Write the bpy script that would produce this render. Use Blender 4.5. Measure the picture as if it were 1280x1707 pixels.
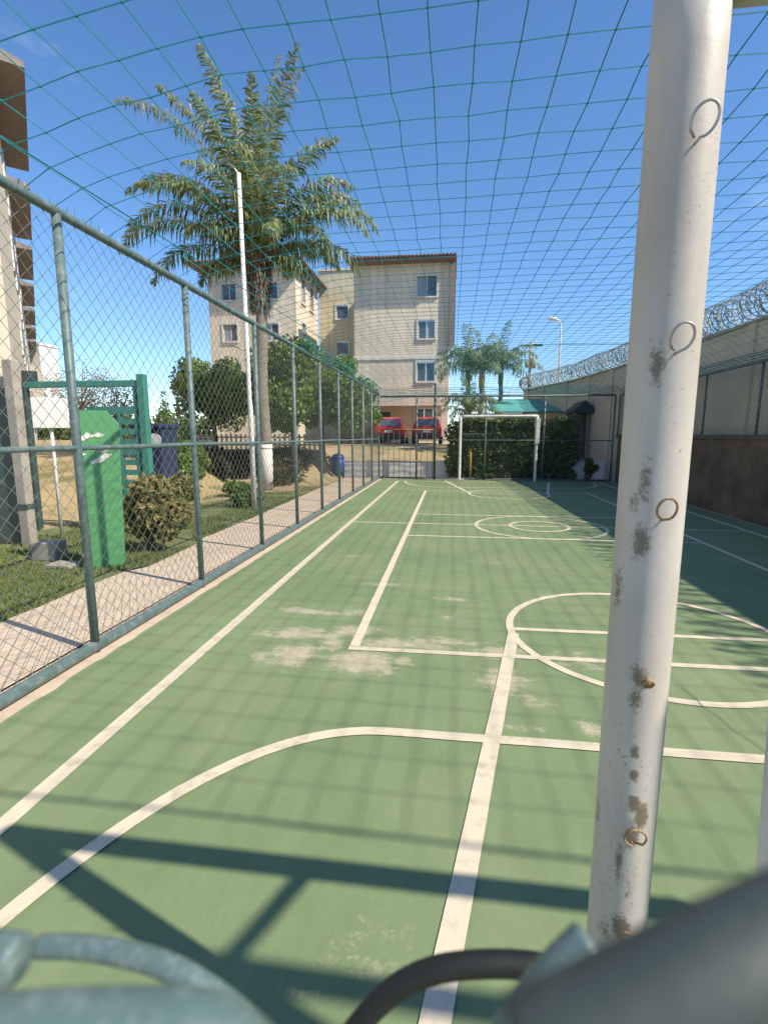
import bpy, math, random
from mathutils import Vector, Matrix, noise
R = math.radians
random.seed(7)
sc = bpy.context.scene
for o in list(bpy.data.objects): bpy.data.objects.remove(o)
col = sc.collection

# ------------------------------------------------------------------ camera
cd = bpy.data.cameras.new('camera'); cam = bpy.data.objects.new('camera', cd); col.objects.link(cam)
cam.location = (0, 0, 1.6)
cam.rotation_euler = (R(90 - 8.774), 0, R(7.545))
cd.sensor_fit = 'HORIZONTAL'; cd.sensor_width = 36; cd.lens = 36 * 834.9 / 1280
cd.clip_start = 0.004; cd.clip_end = 3000
cd.dof.use_dof = True; cd.dof.focus_distance = 5.0; cd.dof.aperture_fstop = 21
sc.camera = cam

# ------------------------------------------------------------------ sky, sun, exposure
SUN = Vector((.937, -.355, 1.02)).normalized()
w = bpy.data.worlds.new('World'); sc.world = w; w.use_nodes = True
wn = w.node_tree.nodes; wl = w.node_tree.links; wn.clear()
wo = wn.new('ShaderNodeOutputWorld'); bg = wn.new('ShaderNodeBackground'); bg.inputs[1].default_value = 0.128
sky = wn.new('ShaderNodeTexSky'); sky.sky_type = 'NISHITA'; sky.sun_disc = False
sky.sun_elevation = math.asin(SUN.z); sky.sun_rotation = math.atan2(SUN.x, SUN.y)
sky.air_density = 1.0; sky.dust_density = 0.0; sky.ozone_density = 5.0; sky.altitude = 300
tcw = wn.new('ShaderNodeTexCoord'); mpw = wn.new('ShaderNodeMapping'); mpw.inputs['Scale'].default_value = (1.6, 1.6, 5.0)
nzw = wn.new('ShaderNodeTexNoise'); nzw.inputs['Scale'].default_value = 1.9; nzw.inputs['Detail'].default_value = 9; nzw.inputs['Roughness'].default_value = .62
rpw = wn.new('ShaderNodeValToRGB'); rpw.color_ramp.elements[0].position = .60; rpw.color_ramp.elements[1].position = .95
rpw.color_ramp.elements[0].color = (0, 0, 0, 1); rpw.color_ramp.elements[1].color = (.35, .35, .35, 1)
mxw = wn.new('ShaderNodeMixRGB'); mxw.inputs[2].default_value = (6.5, 7.2, 8.0, 1)
wl.new(tcw.outputs['Generated'], mpw.inputs[0]); wl.new(mpw.outputs[0], nzw.inputs['Vector']); wl.new(nzw.outputs[0], rpw.inputs[0])
hs = wn.new('ShaderNodeHueSaturation'); hs.inputs['Saturation'].default_value = 1.10; hs.inputs['Value'].default_value = 1.0; wl.new(sky.outputs[0], hs.inputs['Color'])
wl.new(rpw.outputs[0], mxw.inputs[0]); wl.new(hs.outputs[0], mxw.inputs[1]); wl.new(mxw.outputs[0], bg.inputs[0]); wl.new(bg.outputs[0], wo.inputs[0])
sd = bpy.data.lights.new('sun', 'SUN'); sd.energy = 4.2; sd.angle = R(.65); sd.color = (1, .91, .76)
so = bpy.data.objects.new('sun', sd); col.objects.link(so); so.rotation_euler = SUN.to_track_quat('Z', 'Y').to_euler(); so.location = (20, -10, 30)
sc.view_settings.view_transform = 'Standard'; sc.view_settings.look = 'None'
sc.view_settings.exposure = 0.68; sc.view_settings.gamma = 1
sc.cycles.max_bounces = 6; sc.cycles.diffuse_bounces = 3; sc.cycles.glossy_bounces = 2; sc.cycles.transmission_bounces = 3

# ------------------------------------------------------------------ helpers
class MB:
    def __init__(s): s.v = []; s.f = []
    def quad(s, a, b, c, d):
        i = len(s.v); s.v += [tuple(a), tuple(b), tuple(c), tuple(d)]; s.f.append((i, i+1, i+2, i+3)); return s
    def tri(s, a, b, c):
        i = len(s.v); s.v += [tuple(a), tuple(b), tuple(c)]; s.f.append((i, i+1, i+2)); return s
    def box(s, x0, x1, y0, y1, z0, z1, M=None):
        i = len(s.v)
        p = [(x0,y0,z0),(x1,y0,z0),(x1,y1,z0),(x0,y1,z0),(x0,y0,z1),(x1,y0,z1),(x1,y1,z1),(x0,y1,z1)]
        if M is not None: p = [tuple(M @ Vector(q)) for q in p]
        s.v += p; s.f += [tuple(i+k for k in q) for q in ((0,3,2,1),(4,5,6,7),(0,1,5,4),(1,2,6,5),(2,3,7,6),(3,0,4,7))]
        return s
    def tube(s, pts, r, n=8, cap=True):
        pts = [Vector(p) for p in pts]; rs = r if isinstance(r, (list, tuple)) else [r]*len(pts)
        i = len(s.v); prev = None
        for k, p in enumerate(pts):
            t = (pts[min(k+1, len(pts)-1)] - pts[max(k-1, 0)]).normalized()
            if prev is None:
                a = Vector((0,0,1)) if abs(t.z) < .9 else Vector((1,0,0))
                u = t.cross(a).normalized()
            else:
                u = (prev - t*prev.dot(t)).normalized()
            prev = u; b = t.cross(u)
            for q in range(n):
                an = 2*math.pi*(q+.5)/n
                s.v.append(tuple(p + (u*math.cos(an) + b*math.sin(an))*rs[k]))
        for k in range(len(pts)-1):
            for q in range(n):
                q2 = (q+1) % n
                s.f.append((i+k*n+q, i+k*n+q2, i+(k+1)*n+q2, i+(k+1)*n+q))
        if cap:
            s.f.append(tuple(i+q for q in range(n))[::-1]); s.f.append(tuple(i+(len(pts)-1)*n+q for q in range(n)))
        return s
    def prism(s, poly, y0, y1, M=None):       # polygon in (x,z), extruded along y
        i = len(s.v); n = len(poly)
        p = [(a, y0, b) for a, b in poly] + [(a, y1, b) for a, b in poly]
        if M is not None: p = [tuple(M @ Vector(q)) for q in p]
        s.v += p
        s.f.append(tuple(range(i, i+n))); s.f.append(tuple(range(i+2*n-1, i+n-1, -1)))
        for k in range(n):
            k2 = (k+1) % n; s.f.append((i+k, i+n+k, i+n+k2, i+k2))
        return s
    def build(s, name, mat, parent=None, smooth=False, kind=None, label=None, cat=None, group=None, bevel=0, origin=None):
        me = bpy.data.meshes.new(name)
        off = Vector(origin) if origin else (parent['_o'] if parent is not None and '_o' in parent else None)
        vs = s.v
        if origin is not None: vs = [(a-origin[0], b-origin[1], c-origin[2]) for a, b, c in s.v]
        me.from_pydata(vs, [], s.f); me.update()
        if smooth: me.polygons.foreach_set('use_smooth', [True]*len(me.polygons))
        me.materials.append(mat)
        o = bpy.data.objects.new(name, me); col.objects.link(o)
        if origin is not None: o.location = origin
        if bevel:
            b = o.modifiers.new('bevel', 'BEVEL'); b.width = bevel; b.segments = 2; b.limit_method = 'ANGLE'
        if parent is not None:
            o.parent = parent; o.matrix_parent_inverse = Matrix.Translation(-Vector(parent.location))
        tag(o, label, cat, group, kind); return o
def tag(o, label=None, cat=None, group=None, kind=None):
    if label: o['label'] = label
    if cat: o['category'] = cat
    if group: o['group'] = group
    if kind: o['kind'] = kind
    return o
def empty(name, loc, label, cat, group=None):
    o = bpy.data.objects.new(name, None); o.empty_display_size = .2; col.objects.link(o); o.location = loc
    return tag(o, label, cat, group)
def sm(t): t = max(0, min(1, t)); return t*t*(3-2*t)
def lerp(a, b, t): return a + (b-a)*t

# ------------------------------------------------------------------ materials
def nodes_of(name):
    m = bpy.data.materials.new(name); m.use_nodes = True
    return m, m.node_tree.nodes, m.node_tree.links, m.node_tree.nodes['Principled BSDF']
def mat(name, c, c2=None, scale=6, rough=.7, metal=0, bump=0, bscale=None, lo=.35, hi=.65, detail=6, spec=.4, coord='Object', stretch=None):
    m, n, l, b = nodes_of(name)
    b.inputs['Roughness'].default_value = rough; b.inputs['Metallic'].default_value = metal
    b.inputs['Specular IOR Level'].default_value = spec
    tc = n.new('ShaderNodeTexCoord'); mp = n.new('ShaderNodeMapping'); l.new(tc.outputs[coord], mp.inputs[0])
    if stretch: mp.inputs['Scale'].default_value = stretch
    if c2 is None: c2 = tuple(x*.82 for x in c)
    t = n.new('ShaderNodeTexNoise'); t.inputs['Scale'].default_value = scale; t.inputs['Detail'].default_value = detail; t.inputs['Roughness'].default_value = .65
    l.new(mp.outputs[0], t.inputs['Vector'])
    r = n.new('ShaderNodeValToRGB'); r.color_ramp.elements[0].position = lo; r.color_ramp.elements[1].position = hi
    r.color_ramp.elements[0].color = (*c, 1); r.color_ramp.elements[1].color = (*c2, 1)
    l.new(t.outputs[0], r.inputs[0]); l.new(r.outputs[0], b.inputs['Base Color'])
    if bump:
        t2 = n.new('ShaderNodeTexNoise'); t2.inputs['Scale'].default_value = bscale or scale*8; t2.inputs['Detail'].default_value = 4
        l.new(mp.outputs[0], t2.inputs['Vector'])
        bp = n.new('ShaderNodeBump'); bp.inputs['Strength'].default_value = bump; bp.inputs['Distance'].default_value = .01
        l.new(t2.outputs[0], bp.inputs['Height']); l.new(bp.outputs[0], b.inputs['Normal'])
    return m
def leafmat(name, c, c2, c3=None, trans=.3, rough=.55):
    m, n, l, b = nodes_of(name)
    b.inputs['Roughness'].default_value = rough; b.inputs['Specular IOR Level'].default_value = .35
    g = n.new('ShaderNodeNewGeometry'); r = n.new('ShaderNodeValToRGB')
    r.color_ramp.elements[0].color = (*c, 1); r.color_ramp.elements[1].color = (*c2, 1)
    if c3:
        e = r.color_ramp.elements.new(.86); e.color = (*c2, 1); r.color_ramp.elements[2].color = (*c3, 1)
    l.new(g.outputs['Random Per Island'], r.inputs[0]); l.new(r.outputs[0], b.inputs['Base Color'])
    t = n.new('ShaderNodeBsdfTranslucent'); l.new(r.outputs[0], t.inputs[0])
    mx = n.new('ShaderNodeMixShader'); mx.inputs[0].default_value = trans
    l.new(b.outputs[0], mx.inputs[1]); l.new(t.outputs[0], mx.inputs[2]); l.new(mx.outputs[0], n['Material Output'].inputs[0])
    return m
def painted(name, c, rust, scale=9, lo=.58, hi=.72, rough=.5, c2=None, fine=60, bump=.2):
    """paint with worn spots"""
    m, n, l, b = nodes_of(name); b.inputs['Roughness'].default_value = rough
    tc = n.new('ShaderNodeTexCoord')
    t1 = n.new('ShaderNodeTexNoise'); t1.inputs['Scale'].default_value = scale; t1.inputs['Detail'].default_value = 9; t1.inputs['Roughness'].default_value = .7
    l.new(tc.outputs['Object'], t1.inputs['Vector'])
    r1 = n.new('ShaderNodeValToRGB'); r1.color_ramp.elements[0].position = lo; r1.color_ramp.elements[1].position = hi
    l.new(t1.outputs[0], r1.inputs[0])
    t2 = n.new('ShaderNodeTexNoise'); t2.inputs['Scale'].default_value = fine*.1; t2.inputs['Detail'].default_value = 5
    l.new(tc.outputs['Object'], t2.inputs['Vector'])
    mc = n.new('ShaderNodeMixRGB'); mc.inputs[1].default_value = (*c, 1); mc.inputs[2].default_value = (*(c2 or tuple(x*.8 for x in c)), 1)
    l.new(t2.outputs[0], mc.inputs[0])
    mx = n.new('ShaderNodeMixRGB'); mx.inputs[2].default_value = (*rust, 1); l.new(mc.outputs[0], mx.inputs[1]); l.new(r1.outputs[0], mx.inputs[0])
    l.new(mx.outputs[0], b.inputs['Base Color'])
    bp = n.new('ShaderNodeBump'); bp.inputs['Strength'].default_value = bump; bp.inputs['Distance'].default_value = .003
    l.new(t1.outputs[0], bp.inputs['Height']); l.new(bp.outputs[0], b.inputs['Normal'])
    return m
M = {}
M['line'] = mat('line_paint', (.62,.535,.40), (.37,.35,.23), 14, .75, lo=.52, hi=.78, bump=.15, bscale=90, detail=12)
M['teal'] = painted('fence_paint', (.12,.175,.17), (.25,.28,.265), scale=14, lo=.5, hi=.75, c2=(.07,.115,.112))
M['tealdk'] = painted('fence_paint_dark', (.05,.085,.08), (.10,.11,.10), scale=12)
M['wire'] = mat('fence_wire', (.12,.16,.145), (.22,.25,.225), 20, .5, .3)
M['pvc'] = painted('coated_wire', (.115,.175,.17), (.24,.30,.295), scale=420, lo=.5, hi=.72, rough=.27, c2=(.085,.14,.135), fine=900)
M['pvcshade'] = painted('coated_wire_shade_tint', (.045,.064,.058), (.075,.095,.088), scale=60, rough=.6, fine=500)  # same coated wire, with its shade mixed into a darker colour
M['black'] = mat('arc_wire_shade_tint', (.009,.012,.010), (.015,.018,.015), 40, .6)  # near-black colour stands in for the shade on the curved wire
M['net'] = mat('net_twine', (.010,.155,.185), (.014,.21,.22), 9, .7)
M['path'] = mat('path_concrete', (.60,.485,.37), (.48,.375,.275), 1.6, .9, bump=.4, bscale=45, lo=.3, hi=.75, detail=10)
M['whitewall'] = mat('white_wall', (.82,.79,.76), (.68,.65,.62), 1.4, .85, bump=.2)
M['cream'] = None
M['glass'] = mat('window_glass', (.05,.065,.085), (.10,.12,.15), 1.2, .12, spec=.8)
M['curtain'] = mat('curtained_pane', (.30,.32,.35), (.20,.22,.25), 3, .2, spec=.7, stretch=(6,6,.3))
M['frame'] = mat('window_frame', (.66,.64,.60), None, 5, .5)
M['tile'] = mat('roof_tile', (.11,.075,.06), (.20,.14,.11), 3, .85, bump=.5, bscale=14)
M['soffit'] = mat('eave_boards', (.25,.20,.18), (.19,.15,.135), 4, .8)
M['concrete'] = mat('raw_concrete', (.40,.36,.30), (.29,.25,.21), 3, .9, bump=.4, bscale=40)
M['greensign'] = painted('green_board_paint', (.10,.33,.13), (.09,.29,.12), scale=3, c2=(.085,.29,.11), rough=.45)
M['greengate'] = painted('green_gate_paint', (.05,.24,.18), (.08,.20,.16), scale=8, c2=(.04,.20,.15), rough=.45)
M['white'] = mat('white_paint', (.72,.71,.68), (.60,.58,.54), 6, .5)
M['whitedirty'] = mat('white_limewash', (.68,.66,.61), (.42,.38,.31), 5, .85, lo=.45, hi=.8)
M['blue'] = mat('blue_plastic', (.015,.07,.36), (.012,.055,.28), 4, .4)
M['navy'] = mat('navy_plastic', (.03,.045,.10), (.02,.03,.07), 4, .45)
M['bark'] = mat('bark', (.20,.13,.09), (.10,.065,.045), 9, .9, bump=.8, bscale=30, stretch=(1,1,.3))
M['palmbark'] = mat('palm_bark', (.30,.255,.20), (.17,.14,.11), 7, .9, bump=.8, bscale=16, stretch=(1,1,3))
M['thatch'] = leafmat('dry_palm_sheath', (.10,.07,.04), (.24,.18,.10), trans=.1)
M['frond'] = leafmat('palm_leaf', (.11,.17,.06), (.34,.38,.18), (.66,.55,.44), trans=.42)
M['frondfar'] = leafmat('far_palm_leaf', (.13,.20,.10), (.28,.36,.19), trans=.45)
M['rachis'] = mat('palm_stalk', (.25,.25,.10), (.33,.27,.14), 5, .6)
M['leaf'] = leafmat('tree_leaf', (.08,.15,.03), (.27,.37,.09), (.45,.50,.2), trans=.45)
M['leafdk'] = leafmat('hedge_leaf', (.04,.085,.025), (.14,.20,.06), (.32,.34,.13), trans=.38)
M['croton'] = leafmat('croton_leaf', (.13,.17,.04), (.38,.31,.12), (.50,.30,.20), trans=.35)
M['lime'] = leafmat('bright_leaf', (.05,.12,.02), (.18,.26,.05))
M['dryleaf'] = leafmat('dry_branch_leaf', (.26,.23,.18), (.42,.38,.31))
M['under'] = leafmat('undergrowth_shade_leaf', (.05,.045,.025), (.13,.11,.06), (.12,.16,.05))  # dark brown leaf tint standing in for tree shade on the bank
M['grass'] = leafmat('grass_blade', (.075,.14,.03), (.20,.24,.07), (.33,.29,.13))
M['shadecloth'] = mat('turquoise_awning', (.10,.36,.33), (.085,.31,.285), 2, .7)
M['tent'] = mat('dark_awning', (.025,.045,.06), (.02,.03,.04), 3, .7)
M['red'] = mat('red_car_paint', (.42,.02,.025), (.38,.018,.02), 2, .25, spec=.6)
M['darkcar'] = mat('dark_car_paint', (.03,.032,.035), (.025,.025,.03), 2, .3, spec=.6)
M['rubber'] = mat('tyre_rubber', (.02,.02,.02), None, 8, .85)
M['alloy'] = mat('wheel_metal', (.45,.45,.46), None, 8, .35, .8)
M['lampred'] = mat('tail_lamp', (.55,.03,.02), (.4,.02,.02), 12, .2)
M['plate'] = mat('number_plate', (.6,.6,.58), None, 8, .5)
M['steel'] = mat('galvanised', (.48,.48,.47), (.36,.35,.34), 30, .4, .7)
M['razor'] = mat('weathered_razor_wire', (.24,.25,.24), (.38,.39,.38), 3, .6, .2)
M['rust'] = mat('rusty_iron', (.22,.13,.06), (.42,.30,.16), 300, .8, lo=.4, hi=.6)
M['yellowshaft'] = mat('crownshaft', (.50,.40,.20), (.40,.34,.18), 6, .6)
M['greenshaft'] = mat('green_crownshaft', (.17,.21,.10), (.28,.25,.14), 6, .6)
M['yellow'] = mat('yellow_paint', (.62,.38,.06), None, 5, .5)

# green court paint with worn patches
def court_material():
    m, n, l, b = nodes_of('court_paint'); b.inputs['Roughness'].default_value = .72; b.inputs['Specular IOR Level'].default_value = .3
    tc = n.new('ShaderNodeTexCoord'); P = tc.outputs['Object']
    def noise_(s, d=6, rg=.6, st=None):
        t = n.new('ShaderNodeTexNoise'); t.inputs['Scale'].default_value = s; t.inputs['Detail'].default_value = d; t.inputs['Roughness'].default_value = rg
        if st:
            mp = n.new('ShaderNodeMapping'); mp.inputs['Scale'].default_value = st; l.new(P, mp.inputs[0]); l.new(mp.outputs[0], t.inputs['Vector'])
        else: l.new(P, t.inputs['Vector'])
        return t.outputs[0]
    def ramp(v, a, c, ca, cb):
        r = n.new('ShaderNodeValToRGB'); r.color_ramp.elements[0].position = a; r.color_ramp.elements[1].position = c
        r.color_ramp.elements[0].color = (*ca, 1); r.color_ramp.elements[1].color = (*cb, 1); l.new(v, r.inputs[0]); return r.outputs[0]
    def math_(op, a, bb):
        q = n.new('ShaderNodeMath'); q.operation = op
        for i, z in enumerate((a, bb)):
            if isinstance(z, (int, float)): q.inputs[i].default_value = z
            else: l.new(z, q.inputs[i])
        return q.outputs[0]
    base = ramp(noise_(.9, 8, .6), .3, .7, (.158,.222,.108), (.215,.272,.142))
    # fine yellowing speckle where the paint has thinned
    mx0 = n.new('ShaderNodeMixRGB'); l.new(ramp(noise_(38, 4, .8), .55, .8, (0,0,0), (.35,.35,.35)), mx0.inputs[0]); l.new(base, mx0.inputs[1]); mx0.inputs[2].default_value = (.30,.30,.16,1)
    mx9 = n.new('ShaderNodeMixRGB'); mx9.blend_type = 'MULTIPLY'; mx9.inputs[0].default_value = 1; l.new(mx0.outputs[0], mx9.inputs[1]); l.new(ramp(noise_(.32, 5, .55), .3, .7, (.88,.9,.86), (1.08,1.06,1.06)), mx9.inputs[2]); mx0 = mx9
    mx8 = n.new('ShaderNodeMixRGB'); mx8.blend_type = 'MULTIPLY'; mx8.inputs[0].default_value = 1; l.new(mx9.outputs[0], mx8.inputs[1]); l.new(ramp(noise_(3.2, 10, .75, (2.2,.6,1)), .25, .6, (.84,.86,.84), (1.02,1.02,1.02)), mx8.inputs[2]); mx0 = mx8
    acc = None
    for (x, y, a, c, s) in WEAR:
        vs = n.new('ShaderNodeVectorMath'); vs.operation = 'SUBTRACT'; l.new(P, vs.inputs[0]); vs.inputs[1].default_value = (x, y, 0)
        vm = n.new('ShaderNodeVectorMath'); vm.operation = 'MULTIPLY'; l.new(vs.outputs[0], vm.inputs[0]); vm.inputs[1].default_value = (1/(a*1.15), 1/(c*1.2), 0)
        vl = n.new('ShaderNodeVectorMath'); vl.operation = 'LENGTH'; l.new(vm.outputs[0], vl.inputs[0])
        mr = n.new('ShaderNodeMapRange'); mr.inputs[1].default_value = 0; mr.inputs[2].default_value = 1.9; mr.inputs[3].default_value = s; mr.inputs[4].default_value = 0
        l.new(vl.outputs['Value'], mr.inputs[0])
        acc = mr.outputs[0] if acc is None else math_('MAXIMUM', acc, mr.outputs[0])
    rag = math_('ADD', math_('MULTIPLY', noise_(6, 10, .75, (1,1.6,1)), 1.25), math_('MULTIPLY', noise_(55, 4, .8), .5))
    wv = math_('ADD', acc, math_('SUBTRACT', rag, 1.13))
    wf = ramp(wv, .0, .22, (0,0,0), (.8,.8,.8))
    mx = n.new('ShaderNodeMixRGB'); l.new(wf, mx.inputs[0]); l.new(mx0.outputs[0], mx.inputs[1])
    l.new(ramp(noise_(24, 5, .7), .35, .7, (.40,.34,.24), (.54,.47,.36)), mx.inputs[2])
    l.new(mx.outputs[0], b.inputs['Base Color'])
    bp = n.new('ShaderNodeBump'); bp.inputs['Strength'].default_value = .35; bp.inputs['Distance'].default_value = .004
    l.new(noise_(120, 3, .6), bp.inputs['Height']); l.new(bp.outputs[0], b.inputs['Normal'])
    return m
WEAR = [(-1.18,3.75,.30,.10,.62),(-1.12,3.36,.17,.16,.66),(-1.35,3.30,.08,.10,.5),(-1.22,4.27,.34,.07,.55),(-.88,4.30,.14,.08,.5),(-.76,3.86,.17,.12,.62),
        (-.87,3.58,.10,.10,.55),(-.60,3.32,.22,.15,.70),(-.36,3.66,.36,.08,.60),(-.02,3.75,.30,.08,.55),(.05,4.78,.22,.05,.5),(0.0,4.28,.09,.06,.45),
        (.38,3.60,.17,.08,.62),(.36,3.16,.15,.15,.60),(-.33,3.34,.08,.10,.5),(-.70,5.2,.30,.10,.36),(.95,3.52,.2,.14,.46),(.98,5.0,.14,.10,.42),(.80,2.66,.10,.07,.5),
        (-.33,1.30,.20,.13,.26),(-.10,1.28,.11,.12,.28),(-1.3,6.4,.5,.10,.33),(-.5,7.1,.5,.15,.30),(.5,6.3,.5,.10,.30),(-1.95,9,.3,1.2,.25),(.52,2.95,.14,.1,.4),(.42,2.62,.12,.05,.42)]
M['court'] = court_material()

# cream glazed-tile facade: faint joint lines
def facade_material(name, c, c2, joint, sx=.45, sz=.23):
    m, n, l, b = nodes_of(name); b.inputs['Roughness'].default_value = .6
    tc = n.new('ShaderNodeTexCoord'); sp = n.new('ShaderNodeSeparateXYZ'); l.new(tc.outputs['Object'], sp.inputs[0])
    ad = n.new('ShaderNodeMath'); ad.operation = 'ADD'; l.new(sp.outputs[0], ad.inputs[0]); l.new(sp.outputs[1], ad.inputs[1])
    cb = n.new('ShaderNodeCombineXYZ'); l.new(ad.outputs[0], cb.inputs[0]); l.new(sp.outputs[2], cb.inputs[1])
    br = n.new('ShaderNodeTexBrick'); br.offset = 0; br.inputs['Scale'].default_value = 1; br.inputs['Brick Width'].default_value = sx; br.inputs['Row Height'].default_value = sz
    br.inputs['Mortar Size'].default_value = .016; br.inputs['Color1'].default_value = (*c, 1); br.inputs['Color2'].default_value = (*c2, 1); br.inputs['Mortar'].default_value = (*joint, 1)
    l.new(cb.outputs[0], br.inputs['Vector'])
    t = n.new('ShaderNodeTexNoise'); t.inputs['Scale'].default_value = .7; t.inputs['Detail'].default_value = 8; l.new(tc.outputs['Object'], t.inputs['Vector'])
    mr = n.new('ShaderNodeMapRange'); mr.inputs[3].default_value = .82; mr.inputs[4].default_value = 1.08; l.new(t.outputs[0], mr.inputs[0])
    mm = n.new('ShaderNodeMixRGB'); mm.blend_type = 'MULTIPLY'; mm.inputs[0].default_value = 1; l.new(br.outputs[0], mm.inputs[1]); l.new(mr.outputs[0], mm.inputs[2])
    mp2 = n.new('ShaderNodeMapping'); mp2.inputs['Scale'].default_value = (2.2, 2.2, .16); l.new(tc.outputs['Object'], mp2.inputs[0])
    t3 = n.new('ShaderNodeTexNoise'); t3.inputs['Scale'].default_value = 1.4; t3.inputs['Detail'].default_value = 8; l.new(mp2.outputs[0], t3.inputs['Vector'])
    mr3 = n.new('ShaderNodeMapRange'); mr3.inputs[1].default_value = .35; mr3.inputs[2].default_value = .75; mr3.inputs[3].default_value = 1.05; mr3.inputs[4].default_value = .78; l.new(t3.outputs[0], mr3.inputs[0])
    m4 = n.new('ShaderNodeMixRGB'); m4.blend_type = 'MULTIPLY'; m4.inputs[0].default_value = 1; l.new(mm.outputs[0], m4.inputs[1]); l.new(mr3.outputs[0], m4.inputs[2])
    l.new(m4.outputs[0], b.inputs['Base Color']); return m
M['cream'] = facade_material('cream_tiles', (.76,.66,.51), (.73,.635,.49), (.63,.54,.42))
M['ochre'] = facade_material('ochre_tiles', (.66,.57,.39), (.63,.55,.37), (.52,.45,.31))
M['paleplaster'] = mat('pale_plaster', (.66,.57,.44), (.58,.49,.37), .8, .85, bump=.1)
M['beigewall'] = mat('beige_wall', (.62,.54,.42), (.50,.43,.33), .9, .9, bump=.3, bscale=20, lo=.3, hi=.75, detail=9)
M['brownwall'] = mat('brown_block_wall', (.20,.14,.10), (.10,.072,.055), 1.7, .95, bump=.6, bscale=18, detail=12)  # dark brown blocks, mottled at random

# ground: dry earth, ochre grass, greener patches
def ground_material():
    m, n, l, b = nodes_of('ground_earth'); b.inputs['Roughness'].default_value = .95
    tc = n.new('ShaderNodeTexCoord'); t = n.new('ShaderNodeTexNoise'); t.inputs['Scale'].default_value = .55; t.inputs['Detail'].default_value = 10; t.inputs['Roughness'].default_value = .65
    l.new(tc.outputs['Object'], t.inputs['Vector'])
    r = n.new('ShaderNodeValToRGB'); e = r.color_ramp.elements; e[0].position = .3; e[0].color = (.30,.21,.11,1); e[1].position = .66; e[1].color = (.15,.145,.055,1)
    q = e.new(.5); q.color = (.37,.285,.16,1)
    l.new(t.outputs[0], r.inputs[0]); l.new(r.outputs[0], b.inputs['Base Color'])
    t2 = n.new('ShaderNodeTexNoise'); t2.inputs['Scale'].default_value = 25; t2.inputs['Detail'].default_value = 6; l.new(tc.outputs['Object'], t2.inputs['Vector'])
    bp = n.new('ShaderNodeBump'); bp.inputs['Strength'].default_value = .6; bp.inputs['Distance'].default_value = .03; l.new(t2.outputs[0], bp.inputs['Height']); l.new(bp.outputs[0], b.inputs['Normal'])
    return m
M['ground'] = ground_material()
M['lawn'] = mat('lawn_soil', (.11,.14,.045), (.20,.19,.08), 2.2, .95, bump=.6, bscale=30)

# ------------------------------------------------------------------ the setting: ground
def hgt(x, y):
    step = .58 + .5*sm((y-19.3)/4.5) if y > 19.02 else 0.0            # terrace held by the low wall
    left = 1.08*sm((y-14.6)/3.2)                                       # bank under the trees
    ochre = .95*sm((y-7.5)/8.0)*sm((-6.3-x)/2.5)                       # slope far left
    k = sm((-4.15-x)/1.0)
    return lerp(step, max(left, ochre), k)
def axis(lo, hi, fine, lst):
    v = set(round(a, 3) for a in lst); a = lo
    while a <= hi: v.add(round(a, 3)); a += fine
    for s in (1, -1):
        d = fine; e = hi if s > 0 else lo
        while abs(e) < 1500: d *= 1.5; e += s*d; v.add(round(e, 3))
    return sorted(v)
xs = axis(-16, 8, .5, [-4.15, -4.4, -4.7, -5.0]); ys = axis(-4, 36, .5, [19.0, 19.04])
mb = MB()
for y in ys:
    for x in xs: mb.v.append((x, y, hgt(x, y) - .03 + (.02*noise.noise(Vector((x*.7, y*.7, 0))) if (x < -4 or y > 19.2) else 0)))
nx = len(xs)
for j in range(len(ys)-1):
    for i in range(nx-1): mb.f.append((j*nx+i, j*nx+i+1, (j+1)*nx+i+1, (j+1)*nx+i))
mb.build('ground', M['ground'], smooth=True, kind='structure')
# court slab with an uneven painted edge, on a thin sandy margin
MB().box(-2.78, 5.5, -1.2, 18.6, -.12, -.006).build('court_margin', M['path'], kind='structure')
mb = MB(); N = 120
L = [(-2.475 + .03*noise.noise(Vector((0, k*.9, 3))), lerp(-1, 18.15, k/N)) for k in range(N+1)]
Rr = [(5.45, lerp(-1, 18.15, k/N)) for k in range(N+1)]
for k in range(N): mb.quad((*L[k], 0), (*Rr[k], 0), (*Rr[k+1], 0), (*L[k+1], 0))
mb.build('court', M['court'], kind='structure')
mb = MB(); N = 90
def pathl(y): return -3.80 + .06*noise.noise(Vector((y*.8, 2, 0))) + (.13 if 5.5 < y < 7 else 0) - .12*sm((y-9)/6) + .025*noise.noise(Vector((y*4, 7, 0)))
for k in range(N):
    y0, y1 = lerp(-3, 18.9, k/N), lerp(-3, 18.9, (k+1)/N)
    mb.quad((pathl(y0), y0, .004), (-2.785, y0, .004), (-2.785, y1, .004), (pathl(y1), y1, .004))
mb.build('footpath', M['path'], kind='structure')
mb = MB()
for k in range(60):
    y0, y1 = lerp(2, 13.5, k/60), lerp(2, 13.5, (k+1)/60)
    def ll(y): return -6.6 - .4*noise.noise(Vector((y*.6, 5, 0))) + 1.2*sm((y-9)/4)
    mb.quad((ll(y0), y0, .0), (pathl(y0)-.005, y0, .0), (pathl(y1)-.005, y1, .0), (ll(y1), y1, .0))
mb.build('lawn', M['lawn'], kind='structure')

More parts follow.
